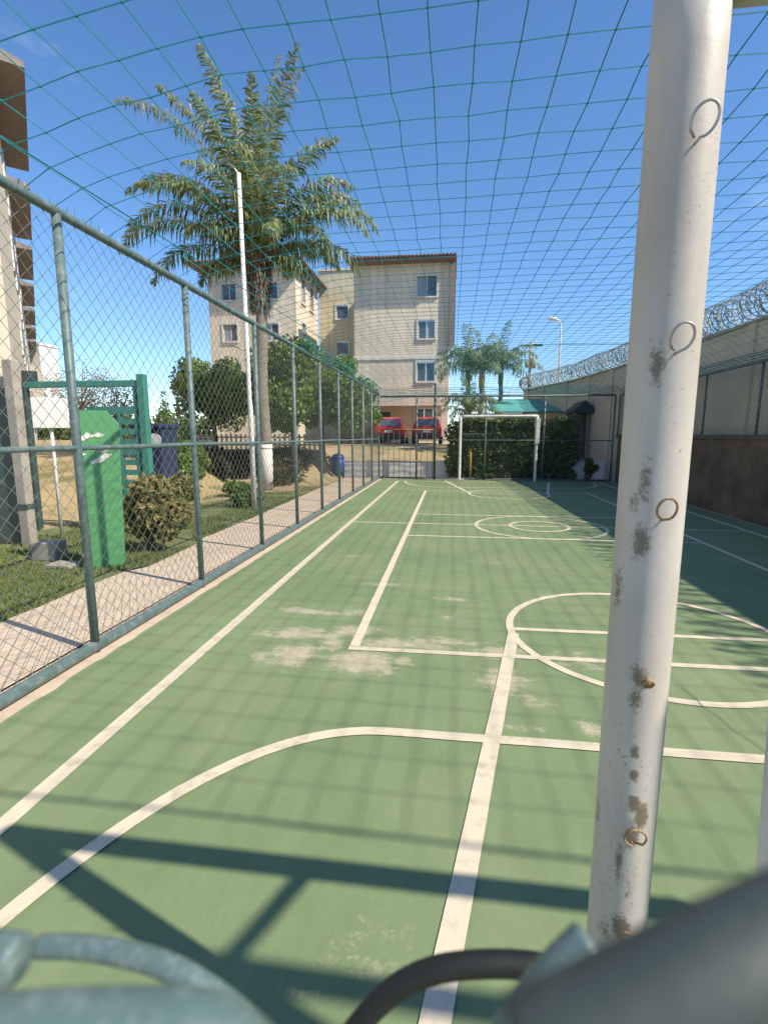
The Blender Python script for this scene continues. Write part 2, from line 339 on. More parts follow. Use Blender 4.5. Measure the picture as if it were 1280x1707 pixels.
# court markings, each a painted strip 5 mm up
LW = .062
def strip(pts, wdt=LW, name='court_line', z=.003):
    mb = MB(); P = [Vector((a, b)) for a, b in pts]; S = []
    for k, p in enumerate(P):
        t = (P[min(k+1, len(P)-1)] - P[max(k-1, 0)]).normalized(); nn = Vector((-t.y, t.x))
        j = .003*noise.noise(Vector((p.x*9, p.y*9, 1)))
        S.append((p + nn*(wdt/2+j), p - nn*(wdt/2-j)))
    for k in range(len(P)-1):
        mb.quad((*S[k][1], z), (*S[k+1][1], z), (*S[k+1][0], z), (*S[k][0], z))
    return mb.build(name, M['line'], kind='structure')
def seg(a, b, n=24): return [(lerp(a[0], b[0], k/n), lerp(a[1], b[1], k/n)) for k in range(n+1)]
def arc(c, r, a0, a1, n=48): return [(c[0]+r*math.cos(R(lerp(a0, a1, k/n))), c[1]+r*math.sin(R(lerp(a0, a1, k/n)))) for k in range(n+1)]
XC, YC = 1.58, 8.97
strip(seg((-1.81, .2), (-1.81, 17.4), 80), .085); strip(seg((4.96, .2), (4.96, 17.6), 80), .075)
strip(seg((-1.76, 9.0), (4.92, 8.97)), .055, z=.0038)
strip(seg((-.70, 3.57), (-.70, 14.44), 60), .075); strip(seg((3.77, 3.57), (3.77, 14.44), 60), .07)
strip(seg((-.74, 3.53), (3.8, 3.57)), .062, z=.0038); strip(seg((-.66, 14.4), (3.74, 14.4)), .06, z=.0038)
strip(seg((-.66, 7.87), (3.73, 7.87)), .06, z=.0038); strip(seg((-.66, 10.08), (3.73, 10.08)), .06, z=.0038)
strip(arc((1.57, 8.95), 1.10, 0, 360, 90), .06, z=.0046); strip(arc((1.57, 8.98), .50, 0, 360, 60), .06, z=.0046)
for (fy, s) in ((4.08, 1), (13.86, -1)):
    strip(seg((.545, fy), (2.61, fy+.02)), .06, z=.0038)
    strip(arc((1.58, fy), 1.06, 0, 360, 90), .062, z=.0046)
    strip(seg((.535, fy-.10*s), (-.20, fy-3.9*s)), .086, z=.0054); strip(seg((2.625, fy-.10*s), (3.36, fy-3.9*s)), .08, z=.0054)
    dy = 2.49 if s > 0 else 15.45
    A1 = [(-.30 - 1.24*math.sin(R(a)), dy - s*1.95*(1-math.cos(R(a)))) for a in range(90, 0, -3)]
    A2 = [(3.46 + 1.24*math.sin(R(a)), dy + .02 - s*1.95*(1-math.cos(R(a)))) for a in range(3, 91, 3)]
    strip(A1 + seg((-.30, dy), (3.46, dy+.02)) + A2, .072, z=.0062)
strip(seg((-1.76, 17.4), (4.92, 17.45)), .06, z=.0038)

ck = strip([(1.49, 3.22), (1.515, 3.1), (1.51, 3.0), (1.55, 2.88), (1.56, 2.75), (1.61, 2.62), (1.63, 2.5), (1.68, 2.4), (1.70, 2.3), (1.79, 2.05)], .0035, 'court_crack', .0075); ck.data.materials[0] = M['tealdk']
# ------------------------------------------------------------------ walls
mb = MB(); WP = [(6.38,-5),(6.2,6),(5.98,14.5),(5.62,18.6),(5.1,22.5),(3.7,27.5)]; WZ = 3.84
rw = empty('boundary_wall', (6.3, 8, 0), 'tall beige boundary wall with coiled razor wire above the shaded side of the court', 'wall')
for (a, b) in zip(WP[:-1], WP[1:]):
    d = (Vector(b)-Vector(a)).normalized(); n = Vector((d.y, -d.x))*.16
    i = len(mb.v)
    mb.v += [(*a,-.2),(*b,-.2),(b[0]+n.x,b[1]+n.y,-.2),(a[0]+n.x,a[1]+n.y,-.2),(*a,WZ),(*b,WZ),(b[0]+n.x,b[1]+n.y,WZ),(a[0]+n.x,a[1]+n.y,WZ)]
    mb.f += [tuple(i+k for k in q) for q in ((0,3,2,1),(4,5,6,7),(0,1,5,4),(1,2,6,5),(2,3,7,6),(3,0,4,7))]
mb.build('wall_face', M['beigewall'], rw)
mb = MB()
for (a, b) in zip(WP[:-1], WP[1:]):
    d = (Vector(b)-Vector(a)).normalized(); n = Vector((d.y, -d.x))
    p = [Vector(a)-n*.05, Vector(b)-n*.05, Vector(b)+n*.2, Vector(a)+n*.2]; i = len(mb.v)
    mb.v += [(*q, WZ+.003) for q in p] + [(*q, WZ+.06) for q in p]
    mb.f += [tuple(i+k for k in q) for q in ((0,3,2,1),(4,5,6,7),(0,1,5,4),(1,2,6,5),(2,3,7,6),(3,0,4,7))]
mb.build('coping', M['concrete'], rw)
def wpt(s):
    for (a, b) in zip(WP[:-1], WP[1:]):
        L_ = (Vector(b)-Vector(a)).length
        if s <= L_: return Vector(a).lerp(Vector(b), s/L_), (Vector(b)-Vector(a)).normalized()
        s -= L_
    return Vector(WP[-1]), (Vector(WP[-1])-Vector(WP[-2])).normalized()
for s in (2.5, 6.0, 9.5, 13, 16.5, 19.9, 22.2, 24.0, 26.0, 28.2, 30.4, 32.2):
    p, d = wpt(s); n = Vector((d.y, -d.x)); Mx = Matrix(((d.x, n.x, 0, p.x), (d.y, n.y, 0, p.y), (0, 0, 1, 0), (0, 0, 0, 1)))
    MB().box(-.11, .11, -.055, .02, -.1, WZ-.004, Mx).build('pilaster', M['beigewall'], rw)
# razor wire
for nm, sg, r0, zc, pit in (('razor_wire', 1, .32, .36, .30), ('razor_wire', -1, .29, .34, .34), ('razor_wire', 1, .20, .50, .27), ('razor_wire', -1, .22, .24, .25)):
    mb = MB(); pts = []; s = 0
    while s < 34.4:
        p, d = wpt(s); n = Vector((d.y, -d.x)); a = sg*2*math.pi*s/pit
        rr = r0*(1 + .14*noise.noise(Vector((s*1.3, r0*9, 0)))); zz = zc + .07*noise.noise(Vector((s*.8, 4, r0)))
        pts.append(Vector((p.x, p.y, WZ+.05)) + Vector((n.x, n.y, 0))*(.07 + rr*math.cos(a)) + Vector((0,0,1))*max(.0, zz + rr*math.sin(a)) + Vector((d.x, d.y, 0))*(.05*math.sin(a*.37)))
        s += pit/18
    mb.tube(pts, .011, 3, False); mb.build(nm, M['razor'], rw, kind='stuff')
# low dark block wall under the right-hand fence, its panels parted by joints
lw = empty('retaining_wall', (5.62, 8, 0), 'dark brown low wall along the shaded edge of the court', 'wall')
MB().box(5.66, 5.9, -4, 18.2, -.2, 1.50).build('wall_core', M['brownwall'], lw)
for k in range(11):
    y0 = -3.9 + k*2.0
    MB().box(5.60 + .008*((k*7) % 3), 5.662, y0+.012, y0+1.988, -.05, 1.515).build('panel', M['brownwall'], lw, bevel=.006)
MB().box(5.57, 5.95, -4, 18.22, 1.518, 1.57).build('coping', M['brownwall'], lw)
# white terrace wall behind the far end
tw = empty('terrace_wall', (-2, 19, 0), 'low whitewashed retaining wall behind the far goal line beside the blue bin', 'wall')
MB().box(-4.05, 5.5, 18.96, 19.06, -.1, .60).build('wall_face', M['whitewall'], tw)
MB().box(-4.07, 5.5, 18.94, 19.09, .603, .645).build('coping', M['whitewall'], tw)

# ------------------------------------------------------------------ chain-link fences
def chain(P, u0, u1, v0, v1, off, pitch=.082, r=.0022):
    """two families of crossing strands; P(u, v, w) maps to the world"""
    mb = MB(); H = v1-v0; W = u1-u0; k = -H
    while k < W:
        for fam in (0, 1):
            a = max(0, k); b = min(W, k+H)
            if b-a < .01: continue
            if fam == 0: q = [(u0+a, v0+(a-k)), (u0+b, v0+(b-k))]
            else: q = [(u0+a, v1-(a-k)), (u0+b, v1-(b-k))]
            w_ = off if fam == 0 else -off
            mb.tube([P(q[0][0], q[0][1], w_), P(q[1][0], q[1][1], w_)], r, 3, False)
        k += pitch*math.sqrt(2)
    return mb
def fence_along_y(name, x, ys_, z0, z1, label, zmid=None, rb=.042, rt=.032, rp=.03, pr=.0022, zpost=None):
    t = empty(name, (x, (ys_[0]+ys_[-1])/2, z0), label, 'fence')
    for y in ys_: MB().tube([(x, y, z0-.05), (x + random.uniform(-.006, .006), y, z1)], rp, 10).build('post', M['teal'], t, True)
    jj = lambda y, s: .008*noise.noise(Vector((y*.9, s, 0)))
    yy = [lerp(ys_[0], ys_[-1], k/30) for k in range(31)]
    MB().tube([(x+jj(y, 1), y, z1+jj(y, 2)) for y in yy], rt, 10).build('top_rail', M['teal'], t, True)
    MB().tube([(x+jj(y, 3), y, z0+rb) for y in yy], rb, 10).build('bottom_rail', M['teal'], t, True)
    if zmid: MB().tube([(x+.002, y, zmid + .012*noise.noise(Vector((y*.5, 9, 0))) - .004*(y-5)) for y in yy], .02, 8).build('middle_rail', M['teal'], t, True)
    for a, b in zip(ys_[:-1], ys_[1:]):
        chain(lambda u, v, w_: (x+w_+.012*noise.noise(Vector((u*1.1, v*1.3, x))), u, v), a, b, z0+rb, z1+.03, .003, r=pr).build('chain_link', M['wire'], t, kind='stuff')
    return t
YL = [-.1+.03, 1.57, 3.23, 4.86, 6.6, 8.25, 9.95, 11.6, 13.25, 14.9, 16.55, 18.25]
lf = fence_along_y('chain_link_fence', -2.6, YL, 0, 3.05, 'long grey-green chain-link fence between the court and the footpath', 1.50)
# twisted wire ends and tie wires on the top rail
mb = MB()
for k in range(230):
    y = .2 + k*.078 + random.uniform(-.01, .01); a = random.uniform(-.03, .03)
    mb.tube([(-2.6+.02*random.uniform(-1,1), y, 3.06), (-2.6+a, y+random.uniform(-.015,.015), 3.10+random.uniform(0,.035))], .003, 3, False)
mb.build('wire_ends', M['wire'], lf, kind='stuff')
fence_along_y('chain_link_fence', 5.64, [-.2, 1.9, 4.0, 6.1, 8.2, 10.3, 12.35, 14.4, 16.4, 18.22], 1.57, 2.93, 'shaded chain-link fence standing on the dark low wall', None, .02, .024, .024, .0026)
# far-end fence with its taller post
ff = empty('chain_link_fence', (1.5, 18.25, 0), 'chain-link end fence behind the far white goal', 'fence')
for x, z in ((-1.23, 2.95), (-.58, 3.38), (1.2, 2.94), (3.2, 2.93), (5.5, 2.92)):
    MB().tube([(x, 18.25, -.05), (x, 18.25, z)], .034 if z < 3 else .045, 10).build('post', M['teal' if z < 3 else 'tealdk'], ff, True)
for z, r in ((2.95, .032), (1.42, .018), (.05, .03)):
    MB().tube([(-2.56, 18.25, z), (5.5, 18.25, z-.02)], r, 8).build('rail', M['teal'], ff, True)
chain(lambda u, v, w_: (u, 18.25+w_, v), -2.56, 5.5, .06, 2.95, .003, r=.002).build('chain_link', M['wire'], ff, kind='stuff')
# rust-red gate in the end fence
gt = empty('steel_gate', (-.92, 18.2, 0), 'slim rusty steel bar gate in the far fence in front of the parked red cars', 'gate')
MB().tube([(-2.5, 18.19, 1.79), (-.62, 18.19, 1.78)], .022, 8).build('rail', M['rust'], gt, True)
MB().tube([(-2.5, 18.19, .66), (-.62, 18.19, .66)], .022, 8).build('rail', M['rust'], gt, True)
for x in [-2.45 + .2*k for k in range(10)]: MB().tube([(x, 18.19, .02), (x, 18.19, 1.8)], .009, 6).build('bar', M['tealdk'], gt, True)

# ------------------------------------------------------------------ overhead net
nt = empty('overhead_net', (1.5, 9, 3.35), 'green knotted ball net stretched above the whole court', 'net')
def netz(x, y):
    z = 3.38 - .33*(1-min(1, max(0, (x+2.6)/1.5))**.55) - .45*(1-sm((5.64-x)/.7)) - .42*sm((y-15.6)/2.6) + .012*(y-3)*(1-sm((y-14)/3))*0
    return z + .012*noise.noise(Vector((x*.9, y*.9, 0))) + .006*noise.noise(Vector((x*4, y*4, 3)))
NXs = [-2.6 + .2057*k for k in range(41)]; NYs = [.62 + .2515*k for k in range(71)]
def npt(i, j):
    x, y = NXs[i], NYs[j]
    x2 = x + .02*noise.noise(Vector((x*3, y*3, 1))); y2 = y + .022*noise.noise(Vector((x*3, y*3, 8))) - .018*(x-1.5)
    x2 = max(-2.6, min(5.64, x2)); return Vector((x2, min(18.25, y2), netz(x2, y2)))
mb = MB(); G = [[npt(i, j) for j in range(71)] for i in range(41)]
for i in range(41): mb.tube(G[i], .0034, 3, False)
for j in range(71): mb.tube([G[i][j] for i in range(41)], .0032, 3, False)
for i in range(41):
    for j in range(71):
        p = G[i][j]; r = .0075; k = len(mb.v)
        mb.v += [(p.x+r,p.y,p.z),(p.x-r,p.y,p.z),(p.x,p.y+r,p.z),(p.x,p.y-r,p.z),(p.x,p.y,p.z+r),(p.x,p.y,p.z-r)]
        mb.f += [(k,k+2,k+4),(k+2,k+1,k+4),(k+1,k+3,k+4),(k+3,k,k+4),(k+2,k,k+5),(k+1,k+2,k+5),(k+3,k+1,k+5),(k,k+3,k+5)]
mb.build('mesh', M['net'], nt, kind='stuff')
MB().tube([(lerp(-2.45, -2.2, k/20), lerp(1, 9, k/20), netz(lerp(-2.45, -2.2, k/20), lerp(1, 9, k/20))+.012) for k in range(21)], .005, 5).build('cable', M['net'], nt, True)
MB().tube([(x, .60 + .02*math.sin(x), netz(x, .62)+.004) for x in NXs], .009, 5).build('cable', M['net'], nt, True)
mb = MB()          # gathered folds where the net meets the far and left rails
for q in range(5):
    mb.tube([(x, 18.16-.1*q+.03*noise.noise(Vector((x*2, q, 0))), 2.98+.05*q+.03*noise.noise(Vector((x*3, q, 5)))) for x in [-2.55+.16*k for k in range(51)]], .011, 4, False)
for q in range(4):
    mb.tube([(-2.57+.035*q+.02*noise.noise(Vector((y*2, q, 0))), y, 3.07+.05*q+.02*noise.noise(Vector((y*3, q, 5)))) for y in [8.5+.2*k for k in range(49)]], .008, 4, False)
for q in range(4):
    mb.tube([(5.60-.04*q, y, 2.96+.04*q+.02*noise.noise(Vector((y*3, q, 5)))) for y in [5+.2*k for k in range(66)]], .009, 4, False)
mb.build('gathered_edge', M['net'], nt, kind='stuff')

# ------------------------------------------------------------------ goals
def post_material():
    m, n, l, b = nodes_of('worn_post_paint'); b.inputs['Roughness'].default_value = .5
    tc = n.new('ShaderNodeTexCoord'); P = tc.outputs['Object']
    def nz(s, d=8, rg=.7, st=None):
        t = n.new('ShaderNodeTexNoise'); t.inputs['Scale'].default_value = s; t.inputs['Detail'].default_value = d; t.inputs['Roughness'].default_value = rg
        if st:
            mp = n.new('ShaderNodeMapping'); mp.inputs['Scale'].default_value = st; l.new(P, mp.inputs[0]); l.new(mp.outputs[0], t.inputs['Vector'])
        else: l.new(P, t.inputs['Vector'])
        return t.outputs[0]
    def rmp(v, a, c, hi=1):
        r = n.new('ShaderNodeMapRange'); r.inputs[1].default_value = a; r.inputs[2].default_value = c; r.inputs[4].default_value = hi; l.new(v, r.inputs[0]); return r.outputs[0]
    def mth(op, a, c):
        q = n.new('ShaderNodeMath'); q.operation = op
        for i, z in enumerate((a, c)):
            if isinstance(z, (int, float)): q.inputs[i].default_value = z
            else: l.new(z, q.inputs[i])
        return q.outputs[0]
    base = n.new('ShaderNodeMixRGB'); base.inputs[1].default_value = (.58,.54,.485,1); base.inputs[2].default_value = (.43,.39,.34,1)
    l.new(rmp(nz(7, 6, .6, (1,1,.35)), .35, .7), base.inputs[0])
    acc = None
    for (x, y, z, a, c, s) in GRIME:
        vs = n.new('ShaderNodeVectorMath'); vs.operation = 'SUBTRACT'; l.new(P, vs.inputs[0]); vs.inputs[1].default_value = (x, y, z)
        vm = n.new('ShaderNodeVectorMath'); vm.operation = 'MULTIPLY'; l.new(vs.outputs[0], vm.inputs[0]); vm.inputs[1].default_value = (1/a, 1/a, 1/c)
        vl = n.new('ShaderNodeVectorMath'); vl.operation = 'LENGTH'; l.new(vm.outputs[0], vl.inputs[0])
        mr = n.new('ShaderNodeMapRange'); mr.inputs[2].default_value = 1.6; mr.inputs[3].default_value = s; mr.inputs[4].default_value = 0; l.new(vl.outputs['Value'], mr.inputs[0])
        acc = mr.outputs[0] if acc is None else mth('MAXIMUM', acc, mr.outputs[0])
    g = rmp(mth('ADD', acc, mth('SUBTRACT', mth('ADD', mth('MULTIPLY', nz(60, 10, .8), .9), mth('MULTIPLY', nz(200, 5, .8), .7)), 1.14)), .0, .20, .9)
    m1 = n.new('ShaderNodeMixRGB'); m1.inputs[2].default_value = (.17,.135,.085,1); l.new(base.outputs[0], m1.inputs[1]); l.new(g, m1.inputs[0])
    sp = rmp(mth('ADD', nz(150, 4, .7), mth('MULTIPLY', nz(9, 4, .6, (1,1,.5)), .35)), .80, .86, .75); m2 = n.new('ShaderNodeMixRGB'); m2.inputs[2].default_value = (.25,.20,.13,1); l.new(m1.outputs[0], m2.inputs[1]); l.new(sp, m2.inputs[0])
    l.new(m2.outputs[0], b.inputs['Base Color'])
    bp = n.new('ShaderNodeBump'); bp.inputs['Strength'].default_value = .25; bp.inputs['Distance'].default_value = .002; l.new(nz(60, 6), bp.inputs['Height']); l.new(bp.outputs[0], b.inputs['Normal'])
    return m
GX, GY, GR, GZ = .31, .82, .0475, 2.22
def onpost(ang, z):                         # a point on the near post's skin; ang from the direction of the camera
    a0 = math.atan2(-GY, -GX) + R(ang); return (GX + GR*math.cos(a0), GY + GR*math.sin(a0), z)
GRIME = [(*onpost(-8, 1.70), .016, .05, .62),(*onpost(-12, 1.53), .014, .05, .60),(*onpost(-25, 1.50), .02, .03, .5),(*onpost(-12, 1.44), .018, .035, .72),(*onpost(-50, 1.36), .018, .06, .55),
         (*onpost(5, 1.23), .018, .03, .66),(*onpost(0, 1.19), .018, .03, .6),(*onpost(8, 1.10), .010, .016, .78),(*onpost(10, 1.06), .009, .014, .78),(*onpost(14, 1.01), .012, .02, .85),(*onpost(30, .99), .014, .03, .8),
         (*onpost(14, .955), .014, .03, .75),(*onpost(-5, .90), .008, .05, .68),(*onpost(8, .78), .018, .03, .8),(*onpost(-60, .95), .012, .07, .5),(*onpost(20, .85), .03, .1, .42),(*onpost(-20,.76), .02,.05,.5)]
M['post'] = post_material()
def goal(y, s, label, m, far=False):
    t = empty('goal', (XC, y, 0), label, 'goal', 'goals at the two ends of the court')
    xr = 2.85
    for x in (GX, xr):
        MB().tube([(x, y, -.03)] + [(x, y, z*.1) for z in range(1, 22)] + [(x, y, GZ+.02)], GR, 28).build('post', m, t, True)
    MB().tube([(lerp(GX-.0, xr, k/12), y, GZ) for k in range(13)], GR*.98, 24).build('crossbar', m, t, True)
    for x in (GX, xr):
        MB().tube([(x, y, GZ-.01), (x, y-s*.35, GZ-.02), (x, y-s*.60, GZ-.35) if far else (x, y-s*.35, GZ-.03)], .02, 8).build('net_arm', m, t, True) if far else None
    return t
g1 = goal(GY, 1, 'near white goal frame, worn tall post with net rings', M['post'])
g2 = goal(17.55, -1, 'far white goal in front of the leafy hedge', M['white'], True)
MB().box(2.80, 2.93, 17.44, 17.70, 1.30, 2.14).build('post_sleeve', M['white'], g2, bevel=.01)
MB().box(.22, .46, 17.40, 17.62, 0.002, .09).build('foot_plate', M['concrete'], g2, bevel=.01)
MB().tube([(GX+.045, 17.8, 1.62), (1.4, 17.8, 1.64)], .014, 6).build('net_bar', M['steel'], g2, True)
# rings welded to the near post for the goal net
def ring(ang, z, rx, rz, tilt, r, m, gap=True):
    p = Vector(onpost(ang, z)); out = (Vector((p.x, p.y, 0)) - Vector((GX, GY, 0))).normalized(); side = Vector((-out.y, out.x, 0)); up = Vector((0,0,1))
    c = p + out*.006; pts = []
    a0, a1 = (-70, 235) if gap else (0, 360)
    for k in range(25):
        a = R(lerp(a0, a1, k/24)); q = c + side*(rx*math.cos(a)*math.cos(tilt) - rz*math.sin(a)*math.sin(tilt)) + up*(rz*math.sin(a)*math.cos(tilt) + rx*math.cos(a)*math.sin(tilt))
        pts.append(q + out*(.009 + .006*math.sin(a)))
    pts = [p - out*.004 - up*rz*1.15 - side*.003] + pts + [pts[-1]*.4 + (p - out*.002 - up*rz*.9)*.6]
    MB().tube(pts, r, 8).build('net_ring', m, g1, True)
ring(24, 2.00, .0155, .019, -.35, .0019, M['steel'])
ring(20, 1.732, .0145, .018, -.2, .0019, M['steel'])
ring(20, 1.494, .0135, .0165, .1, .0019, M['rust'])
ring(16, 1.225, .007, .008, .3, .0022, M['rust'])
ring(16, .962, .0165, .019, .4, .0018, M['rust'])
ring(16, .775, .011, .018, .3, .0026, M['rust'])
MB().tube([onpost(20, 1.222), (Vector(onpost(20, 1.222)) + Vector((-.003, -.012, .001)))], .006, 8).build('rusty_stub', M['rust'], g1, True)

# ------------------------------------------------------------------ near end fence: the camera looks over its wire
nf = empty('chain_link_fence', (1.5, .12, 0), 'near end fence with bent coated wire ends just below the camera', 'fence')
MB().tube([(2.18, .13, -.05), (2.18, .13, 3.13)], .045, 12).build('post', M['teal'], nf, True)
MB().tube([(2.18, .13, 3.11), (5.62, .12, 3.11)], .042, 10).build('top_rail', M['teal'], nf, True)
MB().tube([(2.18, .13, 3.09), (1.56, .80, 2.24)], .028, 10).build('stay', M['teal'], nf, True)
MB().tube([(-2.58, .13, 1.36), (2.18, .13, 1.36)], .02, 10).build('middle_rail', M['teal'], nf, True)
chain(lambda u, v, w_: (u, .13+w_, v), -2.58, 2.18, .06, 1.40, .004, r=.0021).build('chain_link', M['pvc'], nf, kind='stuff')
MB().tube([(-2.58, .13, .04), (5.6, .13, .04)], .03, 8).build('bottom_rail', M['teal'], nf, True)
_sy, _cy, _sp, _cp = math.sin(R(7.545)), math.cos(R(7.545)), math.sin(R(8.774)), math.cos(R(8.774))
_F = Vector((-_sy*_cp, _cy*_cp, -_sp)); _R = Vector((_cy, _sy, 0)); _U = _R.cross(_F)
def sight(px, py, d): return Vector((0,0,1.6)) + (_F + _R*((px-640)/834.9) + _U*((853.5-py)/834.9))*d
def spline(P, n=8):
    P = [Vector(p) for p in P]; out = []
    for k in range(len(P)-1):
        a, b, c, d = P[max(k-1,0)], P[k], P[k+1], P[min(k+2,len(P)-1)]
        for q in range(n):
            t = q/n; out.append(.5*((2*b) + (c-a)*t + (2*a-5*b+4*c-d)*t*t + (3*b-a-3*c+d)*t**3))
    return out + [P[-1]]
def wire(pts, r, m, name='wire_end'):
    q = spline([sight(*p) for p in pts]); MB().tube(q, [r*.8] + [r]*(len(q)-2) + [r*.85], 16).build(name, m, nf, True)
wire([(60,1578,.085),(150,1581,.083),(250,1602,.08),(330,1640,.078),(420,1712,.076),(470,1800,.075)], .0018, M['pvc'])
wire([(38,1579,.0851),(64,1578.5,.0849)], .0016, M['rust'], 'bare_tip')
wire([(-160,1580,.065),(-60,1592,.064),(34,1603,.063)], .0029, M['pvc'])
wire([(-140,1752,.045),(40,1738,.045),(220,1732,.045),(330,1738,.045),(410,1790,.045),(440,1870,.045)], .0036, M['pvc'])
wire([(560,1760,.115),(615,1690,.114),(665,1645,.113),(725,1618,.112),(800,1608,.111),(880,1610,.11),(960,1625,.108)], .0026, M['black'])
wire([(988,1572,.066),(930,1630,.065),(870,1710,.064),(830,1780,.063)], .0029, M['pvc'])
wire([(1480,1500,.03),(1330,1570,.029),(1180,1645,.028),(1020,1725,.0275),(880,1800,.027)], .0034, M['pvcshade'])
wire([(1480,1690,.05),(1300,1695,.05),(1140,1720,.05),(1050,1760,.05)], .0018, M['pvcshade'])
# pale upright near the right edge of the view
gp = empty('gate_post', (.345, .503, 0), 'plain pale grey upright beside the near goal post, at the right edge', 'post')
MB().tube([(.354, .503, -.02), (.353, .503, 1.13), (.341, .500, 1.39)], .026, 14).build('pipe', M['whitedirty'], gp, True)

# ------------------------------------------------------------------ buildings
def facade(mb, x0, x1, z0, z1, y, holes, depth=.12):
    """front wall in the plane y with real window openings and their reveals"""
    X = sorted({x0, x1, *[h[0] for h in holes], *[h[1] for h in holes]}); Z = sorted({z0, z1, *[h[2] for h in holes], *[h[3] for h in holes]})
    for a, b in zip(X[:-1], X[1:]):
        for c, d in zip(Z[:-1], Z[1:]):
            mx, mz = (a+b)/2, (c+d)/2
            if any(h[0] < mx < h[1] and h[2] < mz < h[3] for h in holes): continue
            mb.quad((a,y,c),(b,y,c),(b,y,d),(a,y,d))
    for a, b, c, d in holes:
        mb.quad((a,y,c),(a,y+depth,c),(a,y+depth,d),(a,y,d)); mb.quad((b,y,c),(b,y,d),(b,y+depth,d),(b,y+depth,c))
        mb.quad((a,y,c),(b,y,c),(b,y+depth,c),(a,y+depth,c)); mb.quad((a,y,d),(a,y+depth,d),(b,y+depth,d),(b,y,d))
def window(par, a, b, c, d, y, n=2, fr=.10, axis_=0):
    """frame proud of the wall, panes behind it; axis_=1 turns it to a wall facing +x at x=y"""
    T = (lambda x, q, z: (x, q, z)) if axis_ == 0 else (lambda x, q, z: (2*y - q, x, z))
    def bx(mb, x0, x1, q0, q1, z0, z1):
        i = len(mb.v); mb.v += [T(*p) for p in ((x0,q0,z0),(x1,q0,z0),(x1,q1,z0),(x0,q1,z0),(x0,q0,z1),(x1,q0,z1),(x1,q1,z1),(x0,q1,z1))]
        mb.f += [tuple(i+k for k in q) for q in ((0,3,2,1),(4,5,6,7),(0,1,5,4),(1,2,6,5),(2,3,7,6),(3,0,4,7))]
    mb = MB(); bx(mb, a-fr, a, y-.05, y+.02, c-fr, d+fr); bx(mb, b, b+fr, y-.05, y+.02, c-fr, d+fr); bx(mb, a, b, y-.05, y+.02, d, d+fr); bx(mb, a-.06, b+.06, y-.09, y+.02, c-fr-.003, c-.002)
    w_ = mb.build('window', M['frame'], par)
    for k in range(n):
        p0, p1 = lerp(a, b, k/n), lerp(a, b, (k+1)/n)
        m2 = MB(); bx(m2, p0+.025, p1-.025, y+.07+.012*(k % 2), y+.09+.012*(k % 2), c+.03, d-.03); m2.build('pane', M['curtain' if (k + int(abs(a)*7) + int(c*3)) % 3 == 0 else 'glass'], w_)
        m3 = MB(); bx(m3, p0, p0+.045, y+.05, y+.11, c, d); m3.build('sash', M['frame'], w_)
RB = [(-2.1,-.98,9.36,10.45),(-2.0,-1.04,7.08,8.06),(-2.05,-1.02,4.67,5.75)]
rb = empty('apartment_building', (-2.8, 32, 1.05), 'cream tiled four-storey apartment block with cars parked underneath', 'building')
mb = MB(); facade(mb, -5.72, -.22, 3.55, 11.15, 30, RB)
mb.quad((-.22,30,3.55),(-.22,40,3.55),(-.22,40,11.15),(-.22,30,11.15)); mb.quad((-5.72,40,3.55),(-5.72,30,3.55),(-5.72,30,11.15),(-5.72,40,11.15))
mb.quad((-5.72,30,3.55),(-5.72,40,3.55),(-.22,40,3.55),(-.22,30,3.55)); mb.build('wall', M['cream'], rb)
for h in RB: window(rb, *h, 30)
mb = MB(); mb.prism([(-6.0,11.18),(.12,11.18),(.12,11.30),(-6.0,11.42)], 29.2, 33.4); rf = mb.build('roof', M['tile'], rb)
MB().box(-5.98, .10, 29.22, 40.3, 11.155, 11.178).build('eave_boards', M['soffit'], rb)
for k in range(30): MB().tube([(-5.9+.204*k, 29.12, 11.30), (-5.9+.204*k, 29.9, 11.36)], .07, 6).build('eave_tile', M['tile'], rf, True)
MB().box(-5.74, -.20, 29.94, 30.003, 5.93, 6.10).build('floor_band', M['white'], rb)
MB().box(-.216, .05, 29.75, 30.4, 6.6, 11.15).build('tiled_pilaster', M['soffit'], rb)
for k in range(22): MB().tube([(.05, 29.77, 6.7+.2*k), (.05, 30.35, 6.7+.2*k)], .045, 6).build('pilaster_tile', M['tile'], rb, True)
MB().box(-5.72, -.22, 30.003, 30.3, 3.30, 3.548).build('beam', M['cream'], rb)
for x in (-5.5, -.42): MB().box(x-.2, x+.2, 30.02, 30.4, .95, 3.29).build('pillar', M['cream'], rb, bevel=.02)
mb = MB(); facade(mb, -5.72, -.22, .95, 3.54, 33.5, [(-2.35,-1.2,2.1,3.3),(-5.4,-4.0,1.05,3.1)]); mb.build('garage_wall', M['paleplaster'], rb)
window(rb, -2.35, -1.2, 2.1, 3.3, 33.5)
MB().box(-5.4, -4.0, 33.56, 33.6, 1.05, 3.1).build('door', M['tealdk'], rb)
MB().box(-5.9, .3, 26, 40, 1.055, 1.10).build('garage_floor', M['path'], rb)

